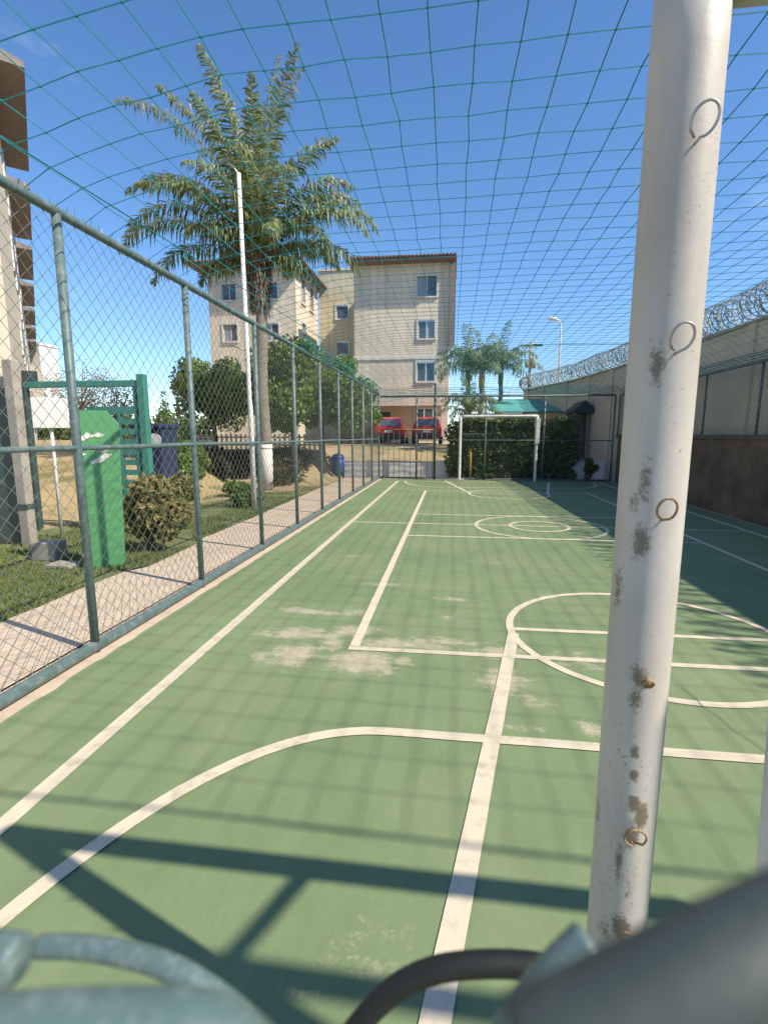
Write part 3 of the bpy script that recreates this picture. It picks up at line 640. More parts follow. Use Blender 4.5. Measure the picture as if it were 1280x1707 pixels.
LB = [(-13.75,-12.85,9.55,10.45),(-13.75,-12.88,7.2,8.15),(-13.75,-12.88,4.7,5.7),(-11.2,-10.3,9.55,10.45),(-11.2,-10.3,7.2,8.15)]
lb = empty('apartment_building', (-11.9, 32, 1.05), 'cream apartment block with hipped brown roof behind the trees, left of the yellow tower', 'building')
mb = MB(); facade(mb, -14.6, -9.2, 1.0, 11.4, 30, LB)
YS = [(31.1,31.9,9.6,11.0),(33.0,33.8,9.6,11.0),(31.1,31.9,7.1,8.4)]
mb2 = MB(); facade(mb2, 30, 35, 1.0, 11.4, 0, YS)
i0 = len(mb.v); mb.v += [(-9.2-b, a, c) for a, b, c in mb2.v]; mb.f += [tuple(i0+k for k in f) for f in mb2.f]
mb.quad((-14.6,40,1),(-14.6,30,1),(-14.6,30,11.4),(-14.6,40,11.4)); mb.build('wall', M['cream'], lb)
for h in LB: window(lb, *h, 30)
for h in YS: window(lb, *h, -9.2, axis_=1)
mb = MB(); e = [(-15.5,29.1,11.45),(-8.5,29.1,11.45),(-8.5,36,11.45),(-15.5,36,11.45)]; t1 = (-12,33,12.15); t2 = (-12,34.2,12.15)
mb.quad(e[0],e[1],t1,t1) if False else None
mb.tri(e[0],e[1],t1); mb.quad(e[1],e[2],t2,t1); mb.tri(e[2],e[3],t2); mb.quad(e[3],e[0],t1,t2)
lr = mb.build('roof', M['tile'], lb)
for k in range(35): MB().tube([(-15.45+.204*k, 29.02, 11.46), (-15.45+.204*k, 29.5, 11.66)], .06, 6).build('eave_tile', M['tile'], lr, True)
MB().box(-15.5, -8.5, 29.12, 35.9, 11.38, 11.44).build('eave_boards', M['soffit'], lb)
ct = empty('stair_tower', (-7.4, 36, 1.05), 'narrow yellow stair tower between the two cream apartment blocks', 'building')
CH = [(-7.9,-7.1,9.42,10.25),(-7.9,-7.1,7.05,7.88),(-7.9,-7.1,4.6,5.5)]
mb = MB(); facade(mb, -9.1, -5.75, 1.0, 12.5, 35, CH); mb.quad((-9.1,35,12.5),(-5.75,35,12.5),(-5.75,40,12.5),(-9.1,40,12.5)); mb.quad((-9.1,40,1),(-9.1,35,1),(-9.1,35,12.5),(-9.1,40,12.5)); mb.build('wall', M['ochre'], ct)
MB().box(-9.15, -5.74, 34.93, 40, 12.503, 12.62).build('parapet', M['cream'], ct)
for h in CH: window(ct, *h, 35, n=1)

# row of blocks at the far left, running away from the court: one facade, separate roofs
DR = Vector((-.665, .747, 0)); NRM = Vector((.747, .665, 0)); O0 = Vector((-12.50, 14.75, 0))
row = empty('apartment_building', (-14.5, 16.5, 0), 'long pale apartment row at the left edge with projecting brown eaves', 'building')
def RM(s, d=0): q = O0 + DR*s - NRM*d; return Matrix(((DR.x, -NRM.x, 0, q.x), (DR.y, -NRM.y, 0, q.y), (0, 0, 1, 0), (0, 0, 0, 1)))
MB().box(-9, 62, .75, 9, -.5, 11.9, RM(0)).build('wall', M['paleplaster'], row)
for k in range(7):
    s0 = k*8.6 - .3
    if k == 0: s0 = -.3
    ro = MB().prism([(-.05,11.95),(-.05,12.10),(4.5,13.4),(9.2,12.10),(9.2,11.95)], 0, 6.9, Matrix(((-NRM.x, DR.x, 0, (O0+DR*s0).x), (-NRM.y, DR.y, 0, (O0+DR*s0).y), (0,0,1,0), (0,0,0,1)))).build('roof', M['soffit'], row)
    for q in range(34): 
        p = O0 + DR*(s0+.1+.203*q); MB().tube([(p.x+NRM.x*.05, p.y+NRM.y*.05, 12.07), (p.x-NRM.x*.6, p.y-NRM.y*.6, 12.24)], .065, 6).build('eave_tile', M['tile'], ro, True) if k < 3 else None
for s in (2.2, 4.9, 10.8, 13.5, 19.4):
    for z in (1.6, 4.3, 7.0, 9.6):
        wb = MB().box(s, s+.9, .69, .745, z, z+1.1, RM(0)).build('window', M['frame'], row)
        MB().box(s+.08, s+.43, .66, .688, z+.08, z+1.02, RM(0)).build('pane', M['glass'], wb); MB().box(s+.47, s+.82, .66, .688, z+.08, z+1.02, RM(0)).build('pane', M['glass'], wb)
MB().box(-3, -1.2, .4, .74, 3.0, 3.25, RM(0)).build('canopy', M['tent'], row)
fb = empty('tower_building', (-51.6, 59, 1), 'small white high-rise far away beyond the green gate', 'building')
MB().box(-52.6, -50.6, 58, 61, 0, 12.6).build('wall', M['white'], fb)
MB().box(-52.7, -50.5, 57.9, 61.1, 12.6, 12.9).build('roof', M['white'], fb)

# ------------------------------------------------------------------ vegetation
def leafcloud(mb, clumps, n, size, elong=1.7, shell=.55):
    tot = sum(c[3]**1 for c in clumps)
    for (cx, cy, cz, wgt, rx, ry, rz) in clumps:
        for _ in range(int(n*wgt/tot)):
            d = Vector((random.gauss(0,1), random.gauss(0,1), random.gauss(0,1))).normalized()
            rr = shell + (1-shell)*random.random()**.7 if random.random() < .8 else random.random()
            rr *= 1 + .22*noise.noise(d*2.3 + Vector((cx, cy, cz)))
            p = Vector((cx + d.x*rx*rr, cy + d.y*ry*rr, cz + d.z*rz*rr))
            a = (d*.6 + Vector((random.gauss(0,1), random.gauss(0,1), random.gauss(0,.8)))).normalized()
            u = a.cross(Vector((random.gauss(0,1), random.gauss(0,1), random.gauss(0,1)))).normalized(); v = a.cross(u)
            s = size*random.uniform(.6, 1.3); f = a*s*.18
            A = p - v*s*elong*.5; B = p + u*s*.5 + f; C = p + v*s*elong*.5; D = p - u*s*.5 + f
            i = len(mb.v); mb.v += [tuple(A), tuple(B), tuple(C), tuple(D)]; mb.f += [(i, i+1, i+2), (i, i+2, i+3)]
    return mb
def tree(name, base, trunk_h, r, clumps, n, size, label, m='leaf', group=None, bark='bark', lean=(0,0)):
    t = empty(name, base, label, 'tree', group); b = Vector(base); tp = b + Vector((lean[0], lean[1], trunk_h))
    MB().tube([b - Vector((0,0,.15)), b.lerp(tp, .4) + Vector((.03,.02,0)), tp], [r*1.35, r, r*.8], 9).build('trunk', M[bark], t, True)
    mb = MB()
    for c in clumps[:9]:
        e = Vector(c[:3]); mid = tp.lerp(e, .5) + Vector((0,0,.12)); mb.tube([tp - Vector((0,0,.1)), mid, e], [r*.55, r*.35, r*.12], 6, False)
    mb.build('limbs', M[bark], t, True)
    rq = random.Random(n); cen = sum((Vector(c[:3]) for c in clumps), Vector())/len(clumps)
    if n > 6000: clumps = clumps + [((lambda v: (v.x, v.y, v.z, .07, .24, .24, .2))(cen + (Vector(rq.choice(clumps)[:3])-cen)*rq.uniform(1.25, 1.6))) for _ in range(16)]
    leafcloud(MB(), clumps, n, size).build('crown', M[m], t); return t
def ball(cx, cy, cz, rx, ry, rz, k, cr, seed):
    rnd = random.Random(seed); out = []
    for _ in range(k):
        d = Vector((rnd.gauss(0,1), rnd.gauss(0,1), rnd.gauss(0,1))).normalized(); q = rnd.uniform(.35, .95); s = cr*rnd.uniform(.65, 1.25)
        out.append((cx+d.x*rx*q, cy+d.y*ry*q, cz+d.z*rz*q, s*s, s, s, s*.85))
    return out
TG = 'round trees beside the footpath'
tree('shade_tree', (-5.1, 15.9, .35), 1.7, .085, ball(-4.55, 16.2, 3.2, 1.75, 1.5, 1.6, 34, .62, 3), 17000, .085, 'leafy round tree nearest the court, right of the palm trunk', group=TG)
tree('shade_tree', (-4.45, 17.2, .4), 1.6, .075, ball(-3.75, 17.5, 2.55, 1.15, 1.1, 1.05, 20, .5, 5), 7500, .085, 'small leafy tree with a low crown just above the blue bin', group=TG)
tree('shade_tree', (-6.5, 16.9, .95), 1.2, .08, ball(-6.45, 16.8, 2.95, 1.55, 1.2, 1.15, 28, .60, 8), 13000, .085, 'dense dark tree directly behind the slim white pole', group=TG)
tree('shade_tree', (-8.6, 17.6, 1.05), 1.1, .08, ball(-8.75, 17.4, 3.05, 1.6, 1.2, 1.1, 28, .60, 11), 13000, .085, 'dense dark tree furthest left of the round trees', group=TG)
tree('conifer', (-8.0, 13.4, .55), .4, .06, [(-8.0, 13.4, .85+.27*k, (.62-.085*k)**2, .62-.085*k, .62-.085*k, .35) for k in range(7)], 5000, .05, 'young bright green cone-shaped tree behind the navy bin', 'lime')
# leafless scrub and distant canopy behind the green gate
for k, (x, y, s) in enumerate(((-13.6, 17, 1.0), (-11.4, 16.2, .85), (-16.5, 21, 1.3))):
    tree('scrub_tree', (x, y, hgt(x, y)), 1.3*s, .06, ball(x, y, hgt(x, y)+2.1*s, 1.2*s, 1.1*s, .95*s, 14, .5*s, 40+k), 1100, .05,
         ['thin greyish scrub tree behind the white notice board', 'thin dry scrub tree behind the top bar of the green gate', 'larger dry scrub tree far behind the green gate'][k], 'dryleaf', 'dry scrub trees behind the gate')
fc = []
rz = random.Random(5)
for k in range(110):
    x = rz.uniform(-62, -15); y = rz.uniform(46, 60); r = rz.uniform(1.0, 2.2); fc.append((x, y, .9 + rz.uniform(.3, 1.9), r, r, r, r*.9))
leafcloud(MB(), fc, 9000, .34).build('distant_wood', M['leafdk'], kind='stuff', label='hazy band of distant trees low on the horizon at the left', cat='trees')
# hedge behind the far goal
hd = empty('hedge', (2.0, 18.75, 0), 'tall dark leafy hedge behind the far goal', 'hedge')
hc = [(lerp(.12, 4.15, (k % 14)/13) + random.uniform(-.1,.1), 18.74 + random.uniform(-.06,.06), .25 + .28*(k//14) + random.uniform(-.12,.12), 1, .33, .17, .30) for k in range(14*7)]
leafcloud(MB(), hc, 17000, .085).build('foliage', M['leafdk'], hd)
mb = MB()
for k in range(16): mb.tube([(lerp(-.05, 4.1, k/15), 18.72, -.02), (lerp(-.05, 4.1, k/15)+random.uniform(-.1,.1), 18.7, 1.7)], [.03, .012], 6)
mb.build('stems', M['bark'], hd)
# croton bushes beside the path
def bush(name, x, y, rx, ry, h, n, size, label, m, group=None, cat='bush'):
    z = max(0, hgt(x, y)); t = empty(name, (x, y, z), label, cat, group)
    leafcloud(MB(), ball(x, y, z+h*.52, rx*.8, ry*.8, h*.42, 14, min(rx, ry)*.48, int(x*97+y*13)), n, size, 1.9).build('foliage', M[m], t)
    mb = MB()
    for k in range(7): a = k*.9; mb.tube([(x, y, z-.03), (x+rx*.5*math.cos(a), y+ry*.5*math.sin(a), z+h*.6)], [.018, .007], 5)
    mb.build('stems', M['bark'], t); return t
CB = 'variegated bushes along the lawn'
bush('croton_bush', -4.12, 6.35, .44, .50, 1.10, 5200, .05, 'rounded yellow and brown bush right beside the green board', 'croton', CB)
bush('croton_bush', -4.75, 8.0, .5, .6, .98, 3800, .055, 'yellow-topped bush just behind the rounded bush and right of it', 'croton', CB)
bush('leafy_shrub', -5.9, 4.9, .45, .4, .85, 2600, .06, 'bright green shrub at the left edge below the grey door', 'lime')
bush('leafy_shrub', -4.5, 10.7, .42, .3, .40, 900, .06, 'low green strap-leaved plant at the foot of the white pole', 'lime')
bush('leafy_shrub', 4.75, 18.0, .30, .25, .95, 900, .06, 'sparse dark plant in the shaded far right corner', 'leafdk')
bush('leafy_shrub', -6.75, 12.0, .6, .5, 1.25, 3600, .07, 'full green shrub on the bank right of the navy bin', 'leaf')
bush('leafy_shrub', -7.6, 14.0, .7, .5, 1.0, 3200, .07, 'green shrub on the bank in front of the leftmost round tree', 'leaf')
bush('leafy_shrub', -5.6, 12.7, .45, .35, .42, 1200, .06, 'low green tuft between the white pole and the palm foot', 'lime')
# hedge added on the bank, tree shade put into its dark brown leaves
bk = empty('hedge', (-6.6, 15.6, .3), 'low hedge added on the bank, dark brown for the shade under the round trees', 'hedge')
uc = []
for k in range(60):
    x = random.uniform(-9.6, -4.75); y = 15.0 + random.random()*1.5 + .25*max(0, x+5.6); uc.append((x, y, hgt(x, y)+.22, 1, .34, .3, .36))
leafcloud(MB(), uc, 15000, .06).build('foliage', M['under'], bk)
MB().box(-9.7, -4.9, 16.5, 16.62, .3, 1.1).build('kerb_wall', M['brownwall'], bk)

# palms
def frond(mb, base, az, el, L, droop, n=70, wl=.62, rr=.016, hang=.75, seed=0, frx=None):
    rnd = random.Random(seed); h = Vector((math.cos(az), math.sin(az), 0)); P = []; K = 20; p = Vector(base); e = el
    for k in range(K+1):
        P.append(p.copy()); p = p + (h*math.cos(e) + Vector((0,0,1))*math.sin(e))*(L/K); e -= droop/K*(.35+1.3*k/K)
    frx.tube(P, [lerp(rr, .003, k/K) for k in range(K+1)], 5, False)
    side = Vector((-h.y, h.x, 0))
    for q in range(n):
        t = .10 + .90*q/n; f = t*K; k = min(int(f), K-1); c = P[k].lerp(P[k+1], f-k); tg = (P[k+1]-P[k]).normalized(); upv = side.cross(tg)
        l_ = wl*(math.sin(math.pi*min(1, (t*.88+.10)))**.65)*rnd.uniform(.6, 1.2)
        for s in (-1, 1):
            if rnd.random() < .05: continue
            d = (side*s*rnd.uniform(.6, 1.0) + tg*rnd.uniform(.2,.85) + upv*rnd.uniform(-.4,.55)).normalized(); wv = d.cross(upv).normalized()*.022*rnd.uniform(.8,1.4)
            a = c; b_ = c + d*l_*.5 - Vector((0,0,1))*l_*.10*hang; e_ = c + d*l_*(.92-.25*hang) - Vector((0,0,1))*l_*(.42*hang)*rnd.uniform(.7,1.3)
            i = len(mb.v); mb.v += [tuple(a-wv*.5), tuple(a+wv*.5), tuple(b_+wv), tuple(b_-wv), tuple(e_)]; mb.f += [(i,i+1,i+2,i+3),(i+3,i+2,i+4)]
def palm(name, base, H, r0, r1, fronds, label, leaf, group=None, white=None, skirt=True, wl=.62, shaft=None, nl=105):
    t = empty(name, base, label, 'palm', group); b = Vector(base); K = 24
    pt = [(b.x+.03*math.sin(k*.4), b.y, b.z-.1+(H+.1)*k/K) for k in range(K+1)]; rad = [lerp(r0, r1, k/K)*(1+.05*(k % 2)) for k in range(K+1)]
    MB().tube(pt, rad, 14).build('trunk', M['palmbark'], t, True)
    if white: MB().tube([pt[0][:2] + (b.z-.05,), pt[3][:2] + (b.z+white*.5,), pt[5][:2] + (b.z+white,)], [r0+.012, r0+.006, r0+.003], 14).build('limewash', M['whitedirty'], t, True)
    top = Vector(pt[-1])
    if shaft: MB().tube([top - Vector((0,0,.2)), top + Vector((0,0,.3)), top + Vector((0,0,.9))], [r1*1.15, r1*1.25, r1*.6], 12).build('crownshaft', M[shaft], t, True); 
    if skirt:
        mb = MB()
        for q in range(900):
            a = random.uniform(0, 6.283); z = top.z + random.uniform(-.9, .55); rr = r1*1.0 + .10 + .16*sm((z-top.z+.9)/1.4) * random.random(); wd = random.uniform(.015,.035); l_ = random.uniform(.15,.42)
            p = Vector((top.x+rr*math.cos(a), top.y+rr*math.sin(a), z)); s_ = Vector((-math.sin(a), math.cos(a), 0))*wd; o = Vector((math.cos(a), math.sin(a), 0))
            i = len(mb.v); mb.v += [tuple(p-s_), tuple(p+s_), tuple(p + o*random.uniform(-.02,.12) + Vector((0,0,-l_)))]; mb.f.append((i, i+1, i+2))
        mb.build('dead_leaf_bases', M['thatch'], t, kind='stuff')
    for k, (az, el, L, dr, hg) in enumerate(fronds):
        mb = MB(); fr = MB(); frond(mb, top + Vector((.06*math.cos(R(az)), .06*math.sin(R(az)), .25+.25*math.sin(R(el)))), R(az), R(el), L, R(dr), wl=wl*(.75+.25*min(1, L/3)), hang=hg, n=nl, seed=k*31+int(H*10), frx=fr)
        fo = mb.build('frond', M[leaf], t); fr.build('stalk', M['rachis'], fo, True)
# azimuth 0 = to the right of the picture, 180 = left, 270 = towards the camera
FR = [(178,74,6.3,78,1.1),(172,63,5.0,95,1.15),(160,80,5.4,50,1.0),(140,84,5.2,36,.9),(20,86,5.2,32,.9),(70,87,5.8,24,.85),(110,84,5.4,36,.9),(330,84,4.9,42,.9),(200,80,4.8,60,1.0),(250,84,4.6,50,1.0),
      (185,52,4.5,125,1.15),(194,38,4.2,110,1.15),(176,28,3.8,105,1.2),(205,60,4.0,115,1.1),(5,54,4.1,130,1.15),(-12,44,3.9,122,1.15),(12,32,3.3,115,1.2),(25,66,3.8,105,1.1),(350,64,3.6,110,1.1),
      (250,66,3.2,110,1.1),(280,70,3.3,105,1.1),(310,62,3.3,112,1.1),(228,58,3.3,112,1.1),(300,40,2.3,112,1.2),(228,42,2.3,112,1.2),
      (60,58,3.4,100,1.0),(120,58,3.4,100,1.0),(90,40,3.0,100,1.1),(345,74,3.8,85,1.0),(45,40,3.0,105,1.1),(135,40,3.0,105,1.1),(290,84,4.0,50,.95),(240,80,3.8,55,.95),(356,10,2.0,95,1.2),(190,12,1.9,95,1.2)]
palm('palm_tree', (-5.42, 14.3, .02), 6.05, .17, .15, FR, 'tall ragged palm with a whitewashed foot beside the slim white pole', 'frond', white=1.3, wl=.74)
FP = [(a+random.uniform(-8,8), e, L, d, 1.25) for (a, e, L, d) in ((0,62,2.25,140),(32,70,2.25,125),(70,60,2.2,135),(105,72,2.25,125),(140,62,2.25,140),(178,66,2.25,135),(215,72,2.2,130),(250,62,2.2,140),(285,72,2.2,130),(320,64,2.25,135),(20,38,2.5,120),(110,34,2.4,120),(200,36,2.5,120),(290,36,2.4,120),(60,82,2.4,70),(240,84,2.4,65))]
PG = 'feathery palms beyond the far goal'
palm('palm_tree', (1.35, 24.0, .9), 3.0, .13, .12, FP, 'feathery palm with a pale yellow crownshaft beyond the far goal', 'frondfar', PG, None, False, .62, 'yellowshaft', 34)
palm('palm_tree', (.75, 25.0, .9), 3.2, .12, .10, [(a+23, e, L, d, h) for a, e, L, d, h in FP], 'feathery palm closest to the corner of the apartment block', 'frondfar', PG, None, False, .62, 'greenshaft', 34)
palm('palm_tree', (2.3, 25.2, .9), 3.3, .11, .10, [(a+47, e, L, d, h) for a, e, L, d, h in FP], 'feathery palm rightmost of the three, above the turquoise awning', 'frondfar', PG, None, False, .62, 'greenshaft', 34)
palm('palm_tree', (.75, 22.4, .8), 1.3, .12, .10, [(a+11, e, L*.7, d, h) for a, e, L, d, h in FP], 'short feathery palm low beside the yellow-shafted one', 'frondfar', PG, None, False, .5, 'greenshaft', 30)

# grass on the lawn and along the bank
mb = MB(); random.seed(21)
for _ in range(46000):
    y = 2.6 + 12.5*random.random()**1.1; x = pathl(y) - .01 - (2.8+2*sm((y-8)/3))*random.random()**1.1
    if noise.noise(Vector((x*1.3, y*1.1, 2))) < -.25 + .30*sm((y-10)/3): continue
    h = random.uniform(.025, .065)*(1.5 if abs(x-pathl(y)) < .06 else 1); a = random.uniform(0, 6.28); wd = .006
    z = max(0, hgt(x, y))
    dx, dy = wd*math.cos(a), wd*math.sin(a); i = len(mb.v)
    mb.v += [(x-dx, y-dy, z), (x+dx, y+dy, z), (x+random.uniform(-.03,.03), y+random.uniform(-.03,.03), z+h)]; mb.f.append((i, i+1, i+2))
mb.build('grass', M['grass'], kind='stuff', label='short patchy green grass between the footpath and the bushes', cat='grass')

# ------------------------------------------------------------------ things left of the court
gs = empty('sign_board', (-4.15, 5.46, 0), 'tall green board with peeled white patches standing on the lawn', 'board')
BM = Matrix.Translation((-4.17, 5.47, 0)) @ Matrix.Rotation(R(27), 4, 'Z') @ Matrix.Diagonal((.88, 1, 1, 1)) @ Matrix.Translation((4.17, -5.47, 0))
MB().prism([(-4.43,0),(-3.92,0),(-3.86,1.72),(-4.0,1.88),(-4.40,1.88)], 5.44, 5.50, BM).build('panel', M['greensign'], gs, bevel=.006)
def blotch(pts, seed): 
    rnd = random.Random(seed); P = []
    for k in range(len(pts)):
        a = Vector(pts[k]); b = Vector(pts[(k+1) % len(pts)])
        for q in range(4): P.append(a.lerp(b, q/4) + Vector((rnd.uniform(-.008,.008), rnd.uniform(-.007,.007))))
    MB().prism([(p.x, p.y) for p in P], 5.4355, 5.4385, BM).build('peeled_patch', M['whitedirty'], gs)
blotch([(-4.38,1.535),(-4.32,1.585),(-4.24,1.625),(-4.18,1.595),(-4.11,1.63),(-4.03,1.60),(-4.10,1.57),(-4.2,1.575),(-4.30,1.53)], 1)
blotch([(-4.24,1.285),(-4.18,1.315),(-4.11,1.345),(-4.05,1.385),(-3.96,1.375),(-4.03,1.32),(-4.12,1.27),(-4.21,1.255)], 2)
blotch([(-4.17,1.405),(-4.09,1.418),(-3.99,1.425),(-4.07,1.395)], 3); blotch([(-4.35,1.375),(-4.30,1.39),(-4.27,1.37),(-4.31,1.36)], 4)
gg = empty('metal_gate', (-5.9, 7.6, 0), 'green steel gate frame with louvred panel behind the green board', 'gate')
MB().box(-4.95, -4.83, 7.55, 7.67, 0, 2.55).build('post', M['greengate'], gg, bevel=.008)
MB().box(-7.02, -6.92, 7.55, 7.65, 0, 2.46).build('post', M['tealdk'], gg, bevel=.008)
MB().box(-6.92, -4.95, 7.57, 7.64, 2.36, 2.46).build('top_rail', M['greengate'], gg, bevel=.008)
for x in (-5.85, -5.32, -5.02): MB().box(x-.025, x+.025, 7.58, 7.63, .3, 2.05 if x < -5.1 else 2.36).build('stile', M['greengate'], gg)
MB().box(-5.85, -5.0, 7.585, 7.62, 1.93, 2.05).build('rail', M['greengate'], gg)
for k in range(9): MB().box(-5.82, -5.05, 7.585, 7.615, .45+.165*k, .54+.165*k, Matrix.Translation((0,0,0))).build('slat', M['greengate'], gg)
cp = empty('concrete_post', (-6.03, 6.4, 0), 'slim pale concrete post left of the white notice board', 'post')
MB().box(-6.12, -5.97, 6.33, 6.47, -.05, 2.62).build('shaft', M['concrete'], cp, bevel=.012)
MB().box(-6.13, -5.96, 6.32, 6.48, .55, .62).build('strap', M['tealdk'], cp)
dr = empty('metal_door', (-6.75, 6.45, 0), 'dull blue-grey sheet metal door at the left edge', 'door')
MB().box(-7.4, -6.14, 6.42, 6.46, .05, 2.4).build('leaf', M['tealdk'], dr, bevel=.006)
MB().box(-7.4, -6.14, 6.38, 6.415, 2.25, 2.40).build('frame', M['concrete'], dr)
nb = empty('notice_board', (-5.75, 6.9, 0), 'small blank white notice board on a thin white stake', 'sign')
MB().box(-.23, .23, -.008, .008, 1.70, 2.14, Matrix.Translation((-5.90, 6.855, 0)) @ Matrix.Rotation(R(42), 4, 'Z')).build('panel', M['white'], nb, bevel=.004)
MB().tube([(-5.95, 6.9, -.02), (-5.95, 6.9, 2.25)], .025, 8).build('stake', M['white'], nb, True)
cbk = empty('concrete_block', (-5.2, 5.7, 0), 'rough concrete cube lying on the grass left of the green board', 'block')
MB().box(-5.32, -4.98, 5.62, 5.85, -.01, .24).build('block', M['concrete'], cbk, bevel=.02)
sl = empty('stone_slab', (-4.62, 5.45, 0), 'flat grey stone slab lying in the grass by the green board', 'slab')
MB().prism([(-4.85,.0),(-4.50,.0),(-4.52,.045),(-4.82,.05)], 5.28, 5.52).build('slab', M['concrete'], sl, bevel=.01)
wb = empty('wheeled_bin', (-6.0, 9.6, .1), 'navy plastic bin with a round white patch behind the green gate post', 'bin')
zb = hgt(-6, 9.6)
MB().prism([(-6.22,zb+.05),(-5.74,zb+.05),(-5.66,zb+1.72),(-6.30,zb+1.72)], 9.35, 9.95).build('body', M['navy'], wb, bevel=.03)
MB().box(-6.33, -5.63, 9.28, 10.0, zb+1.725, zb+1.82).build('lid', M['navy'], wb, bevel=.03)
MB().prism([(-5.83+.15*math.cos(k*.5236), zb+1.50+.13*math.sin(k*.5236)) for k in range(12)], 9.325, 9.348).build('white_patch', M['white'], wb)
MB().tube([(-6.2, 9.5, zb-.02), (-6.2, 9.5, zb+.1)], .06, 8).build('foot', M['rubber'], wb); MB().tube([(-5.8, 9.5, zb-.02), (-5.8, 9.5, zb+.1)], .06, 8).build('foot', M['rubber'], wb)
pl = empty('lamp_pole', (-4.16, 10.2, 0), 'slim tall white pole between the fence and the palm', 'pole')
MB().tube([(-4.16, 10.2, -.05), (-4.16, 10.2, 2.2), (-4.17, 10.2, 2.25), (-4.21, 10.2, 6.65)], [.058, .052, .045, .040], 12).build('shaft', M['white'], pl, True)
MB().tube([(-4.18, 10.2, 3.30), (-4.52, 10.15, 3.42)], .014, 6).build('bracket', M['steel'], pl, True)
MB().tube([(-4.19, 10.2, 6.6), (-4.3, 10.2, 6.75), (-4.42, 10.2, 6.84)], .02, 6).build('bracket', M['steel'], pl, True)
bn = empty('litter_bin', (-4.22, 18.6, 0), 'bright blue round litter bin on the footpath at the far end', 'bin')
MB().tube([(-4.22,18.6,.08),(-4.22,18.6,.42),(-4.22,18.6,.72)], [.19,.215,.235], 20).build('body', M['blue'], bn, True)
MB().tube([(-4.22,18.6,.722),(-4.22,18.6,.76),(-4.22,18.6,.85),(-4.22,18.6,.90)], [.25,.25,.2,.08], 20).build('lid', M['blue'], bn, True)
MB().tube([(-4.22,18.6,-.02),(-4.22,18.6,.10)], .05, 8).build('foot', M['steel'], bn, True)
pf = empty('picket_fence', (-7.2, 18.2, 1.05), 'pale picket fence on the bank behind the tree trunks', 'fence')
for k in range(26): MB().box(-9.6+.19*k, -9.53+.19*k, 18.2, 18.23, 1.0, 1.62).build('picket', M['whitedirty'], pf)
for z in (1.2, 1.48): MB().box(-9.65, -4.75, 18.232, 18.26, z, z+.06).build('rail', M['whitedirty'], pf)

# ------------------------------------------------------------------ beyond the far end
yp = empty('bollard', (.72, 18.45, 0), 'slim yellow post between the far goal and the hedge', 'post')
MB().tube([(.72, 18.42, -.02), (.72, 18.42, 1.06)], .04, 10).build('shaft', M['yellow'], yp, True); MB().tube([(.72,18.42,1.062),(.72,18.42,1.10)], .05, 10).build('cap', M['yellow'], yp, True)
aw = empty('awning', (3.6, 24, .9), 'flat turquoise fabric awning beyond the hedge', 'awning')
mb = MB(); nU, nV = 14, 6
for v in range(nV+1):
    for u in range(nU+1):
        mb.v.append((lerp(1.75, 5.45, u/nU), lerp(23.2, 25.6, v/nV), lerp(2.62, 3.32, v/nV) - .05*math.sin(math.pi*u/nU)*math.sin(math.pi*v/nV)))
for v in range(nV):
    for u in range(nU): mb.f.append((v*(nU+1)+u, v*(nU+1)+u+1, (v+1)*(nU+1)+u+1, (v+1)*(nU+1)+u))
ao = mb.build('canopy', M['shadecloth'], aw, True); so_ = ao.modifiers.new('thick', 'SOLIDIFY'); so_.thickness = .012
MB().tube([(1.88, 23.19, 2.59), (5.3, 23.19, 2.59)], .03, 8).build('beam', M['tealdk'], aw, True)
for x in (1.95, 3.65, 5.2): MB().tube([(x, 23.19, .6), (x, 23.19, 2.6)], .03, 8).build('post', M['tealdk'], aw, True)
gw = empty('garden_wall', (3, 27, .9), 'plain brownish rear wall seen beneath the turquoise awning', 'wall')
MB().box(.45, 3.75, 27, 27.2, .8, 2.62).build('wall_face', M['beigewall'], gw)
MB().box(.42, 3.75, 26.96, 27.24, 2.622, 2.70).build('coping', M['soffit'], gw)
sh = empty('shed', (4.9, 21, .6), 'dim small shed with a dark pitched canopy in the shaded corner', 'shed')
MB().box(4.65, 5.05, 20.6, 21.6, .5, 2.42).build('wall', M['brownwall'], sh)
mb = MB(); mb.prism([(4.5,2.43),(5.6,2.43),(5.05,2.9)], 20.3, 21.9); mb.build('roof', M['tent'], sh)
MB().box(4.72, 4.95, 20.56, 20.602, 1.5, 2.1).build('window', M['tealdk'], sh)
sl2 = empty('street_lamp', (6.9, 35, 1), 'pale street lamp with a single arm beyond the boundary wall', 'street lamp')
MB().tube([(6.92, 35, .9), (6.9, 35, 8.4), (6.85, 35, 8.75), (6.7, 35, 8.9)], [.07, .06, .05, .045], 10).build('pole', M['white'], sl2, True)
MB().tube([(6.75, 35, 8.9), (6.55, 35, 8.97), (6.25, 35, 9.02), (6.05, 35, 9.0)], [.06, .11, .13, .06], 10).build('lamp_head', M['white'], sl2, True)
up = empty('utility_pole', (4.6, 32, 1), 'thin dark utility pole carrying a transformer beyond the awning', 'pole')
MB().tube([(4.58, 32, .9), (4.62, 32, 7.1)], [.11, .08], 10).build('pole', M['concrete'], up, True)
MB().tube([(4.78, 31.9, 5.55), (4.78, 31.9, 6.15)], .17, 12).build('transformer', M['concrete'], up, True)
MB().tube([(4.42, 31.9, 5.6), (4.42, 31.9, 5.95)], .12, 10).build('insulator', M['concrete'], up, True)
MB().box(4.0, 5.3, 31.93, 32.0, 6.83, 6.92).build('crossarm', M['tent'], up)
MB().tube([(lerp(4.6, 46, k/16), lerp(32, 31, k/16), 6.95 - .3*math.sin(math.pi*k/16)) for k in range(17)], .018, 5).build('power_line', M['tent'], up, True)

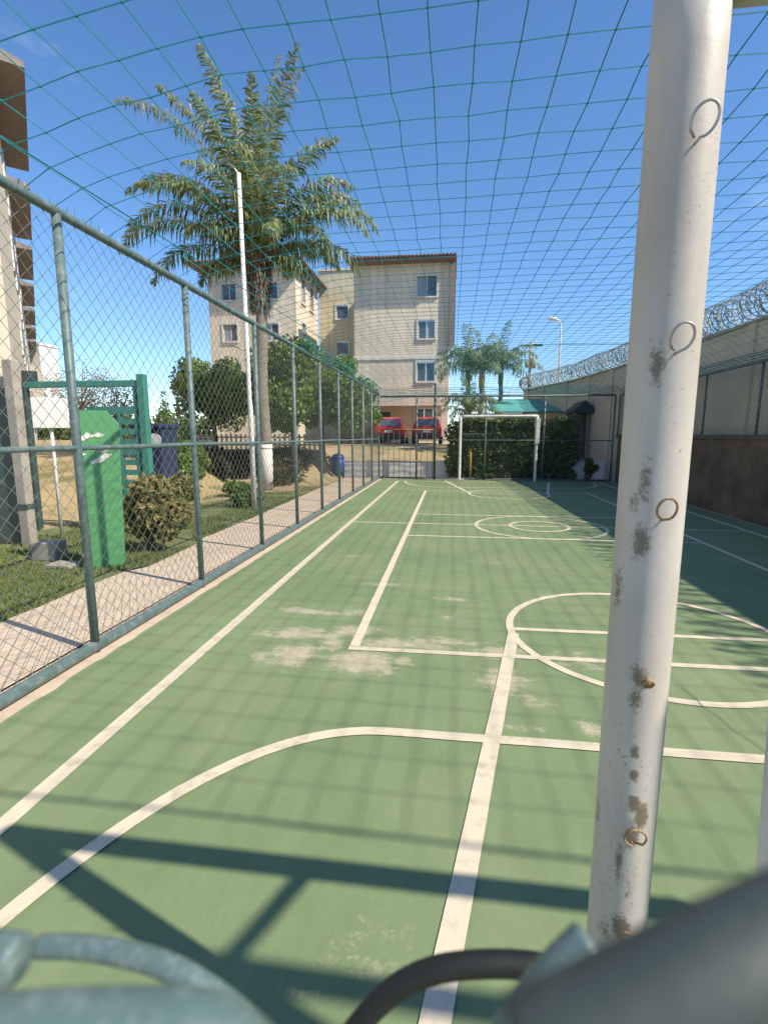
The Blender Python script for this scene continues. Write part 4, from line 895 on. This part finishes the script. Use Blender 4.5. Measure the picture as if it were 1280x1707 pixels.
# cars under the block
def car(x, y, z, m, label):
    t = empty('parked_car', (x, y, z), label, 'car', 'cars parked under the apartment block')
    prof = [(0,.42,.80,.30),(.05,.36,.98,.0),(.35,.28,1.02,.0),(3.3,.28,.92,.0),(3.75,.36,.72,.0),(3.82,.42,.62,.0)]   # y, z low, z shoulder
    secs = [(.0,.45,.78,.70),(.06,.33,.93,.80),(.5,.26,.97,.83),(2.6,.26,.93,.83),(3.3,.27,.84,.80),(3.75,.33,.70,.70)]
    mb = MB(); ring_ = []
    for (yy, a, b, hw) in secs:
        i = len(mb.v); ring_.append(i)
        mb.v += [(x+q*hw, y+yy, z+h) for q, h in ((-.86,a),(-1,a+.12),(-1,b-.12),(-.93,b),(.93,b),(1,b-.12),(1,a+.12),(.86,a))]
    for a, b in zip(ring_[:-1], ring_[1:]):
        for k in range(8): mb.f.append((a+k, a+(k+1) % 8, b+(k+1) % 8, b+k))
    mb.f.append(tuple(ring_[0]+k for k in range(8))[::-1]); mb.f.append(tuple(ring_[-1]+k for k in range(8)))
    mb.build('body', m, t, bevel=.03)
    mb = MB(); cab = [(.08,.94,.72),(.32,1.36,.60),(.7,1.46,.58),(1.7,1.46,.58),(2.75,.92,.72)]; i = len(mb.v)
    mb = MB()
    for (yy, h, hw) in cab: mb.v += [(x-hw, y+yy, z+h), (x+hw, y+yy, z+h)]
    lowr = [(.08,.9,.74),(2.75,.88,.76)]; k0 = len(mb.v)
    for (yy, h, hw) in lowr: mb.v += [(x-hw, y+yy, z+h), (x+hw, y+yy, z+h)]
    for k in range(4): mb.f.append((2*k, 2*k+1, 2*k+3, 2*k+2))
    mb.f += [(0,2,4,6,8,k0+2,k0), (1,k0+1,k0+3,9,7,5,3), (0,k0,k0+1,1)]
    mb.build('cabin', m, t, bevel=.03)
    MB().quad((x-.60,y+.082,z+.98),(x+.60,y+.082,z+.98),(x+.52,y+.285,z+1.33),(x-.52,y+.285,z+1.33)).build('rear_window', M['glass'], t)
    for s in (-1, 1):
        MB().quad(*[(x+s*(hw+.006), y+yy, z+h) for yy, h, hw in ((.5,1.0,.715),(2.4,1.0,.71),(1.75,1.38,.61),(.75,1.39,.61))]).build('side_window', M['glass'], t)
        MB().prism([(x+s*.48,z+.68),(x+s*.74,z+.68),(x+s*.76,z+.90),(x+s*.62,z+.92)], y-.012, y+.05).build('tail_light', M['lampred'], t)
        for yy in (.68, 3.05):
            wh = MB().tube([(x+s*.62,y+yy,z+.28),(x+s*.64,y+yy,z+.28),(x+s*.81,y+yy,z+.28),(x+s*.83,y+yy,z+.28)], [.26,.285,.285,.26], 20).build('wheel', M['rubber'], t, True)
            MB().tube([(x+s*.832,y+yy,z+.28),(x+s*.842,y+yy,z+.28)], .18, 14).build('rim', M['alloy'], wh)
    MB().box(x-.70, x+.70, y-.06, y+.05, z+.34, z+.56).build('bumper', M['darkcar'] if m is M['red'] else m, t, bevel=.03)
    MB().box(x-.2, x+.2, y-.03, y-.0, z+.62, z+.74).build('number_plate', M['plate'], t)
car(-3.35, 27.0, 1.10, M['red'], 'red hatchback parked left of the other red car')
car(-1.30, 27.2, 1.10, M['red'], 'red hatchback parked nearer the corner pillar')
car(-5.25, 26.4, 1.10, M['darkcar'], 'dark hatchback half hidden by the tree')
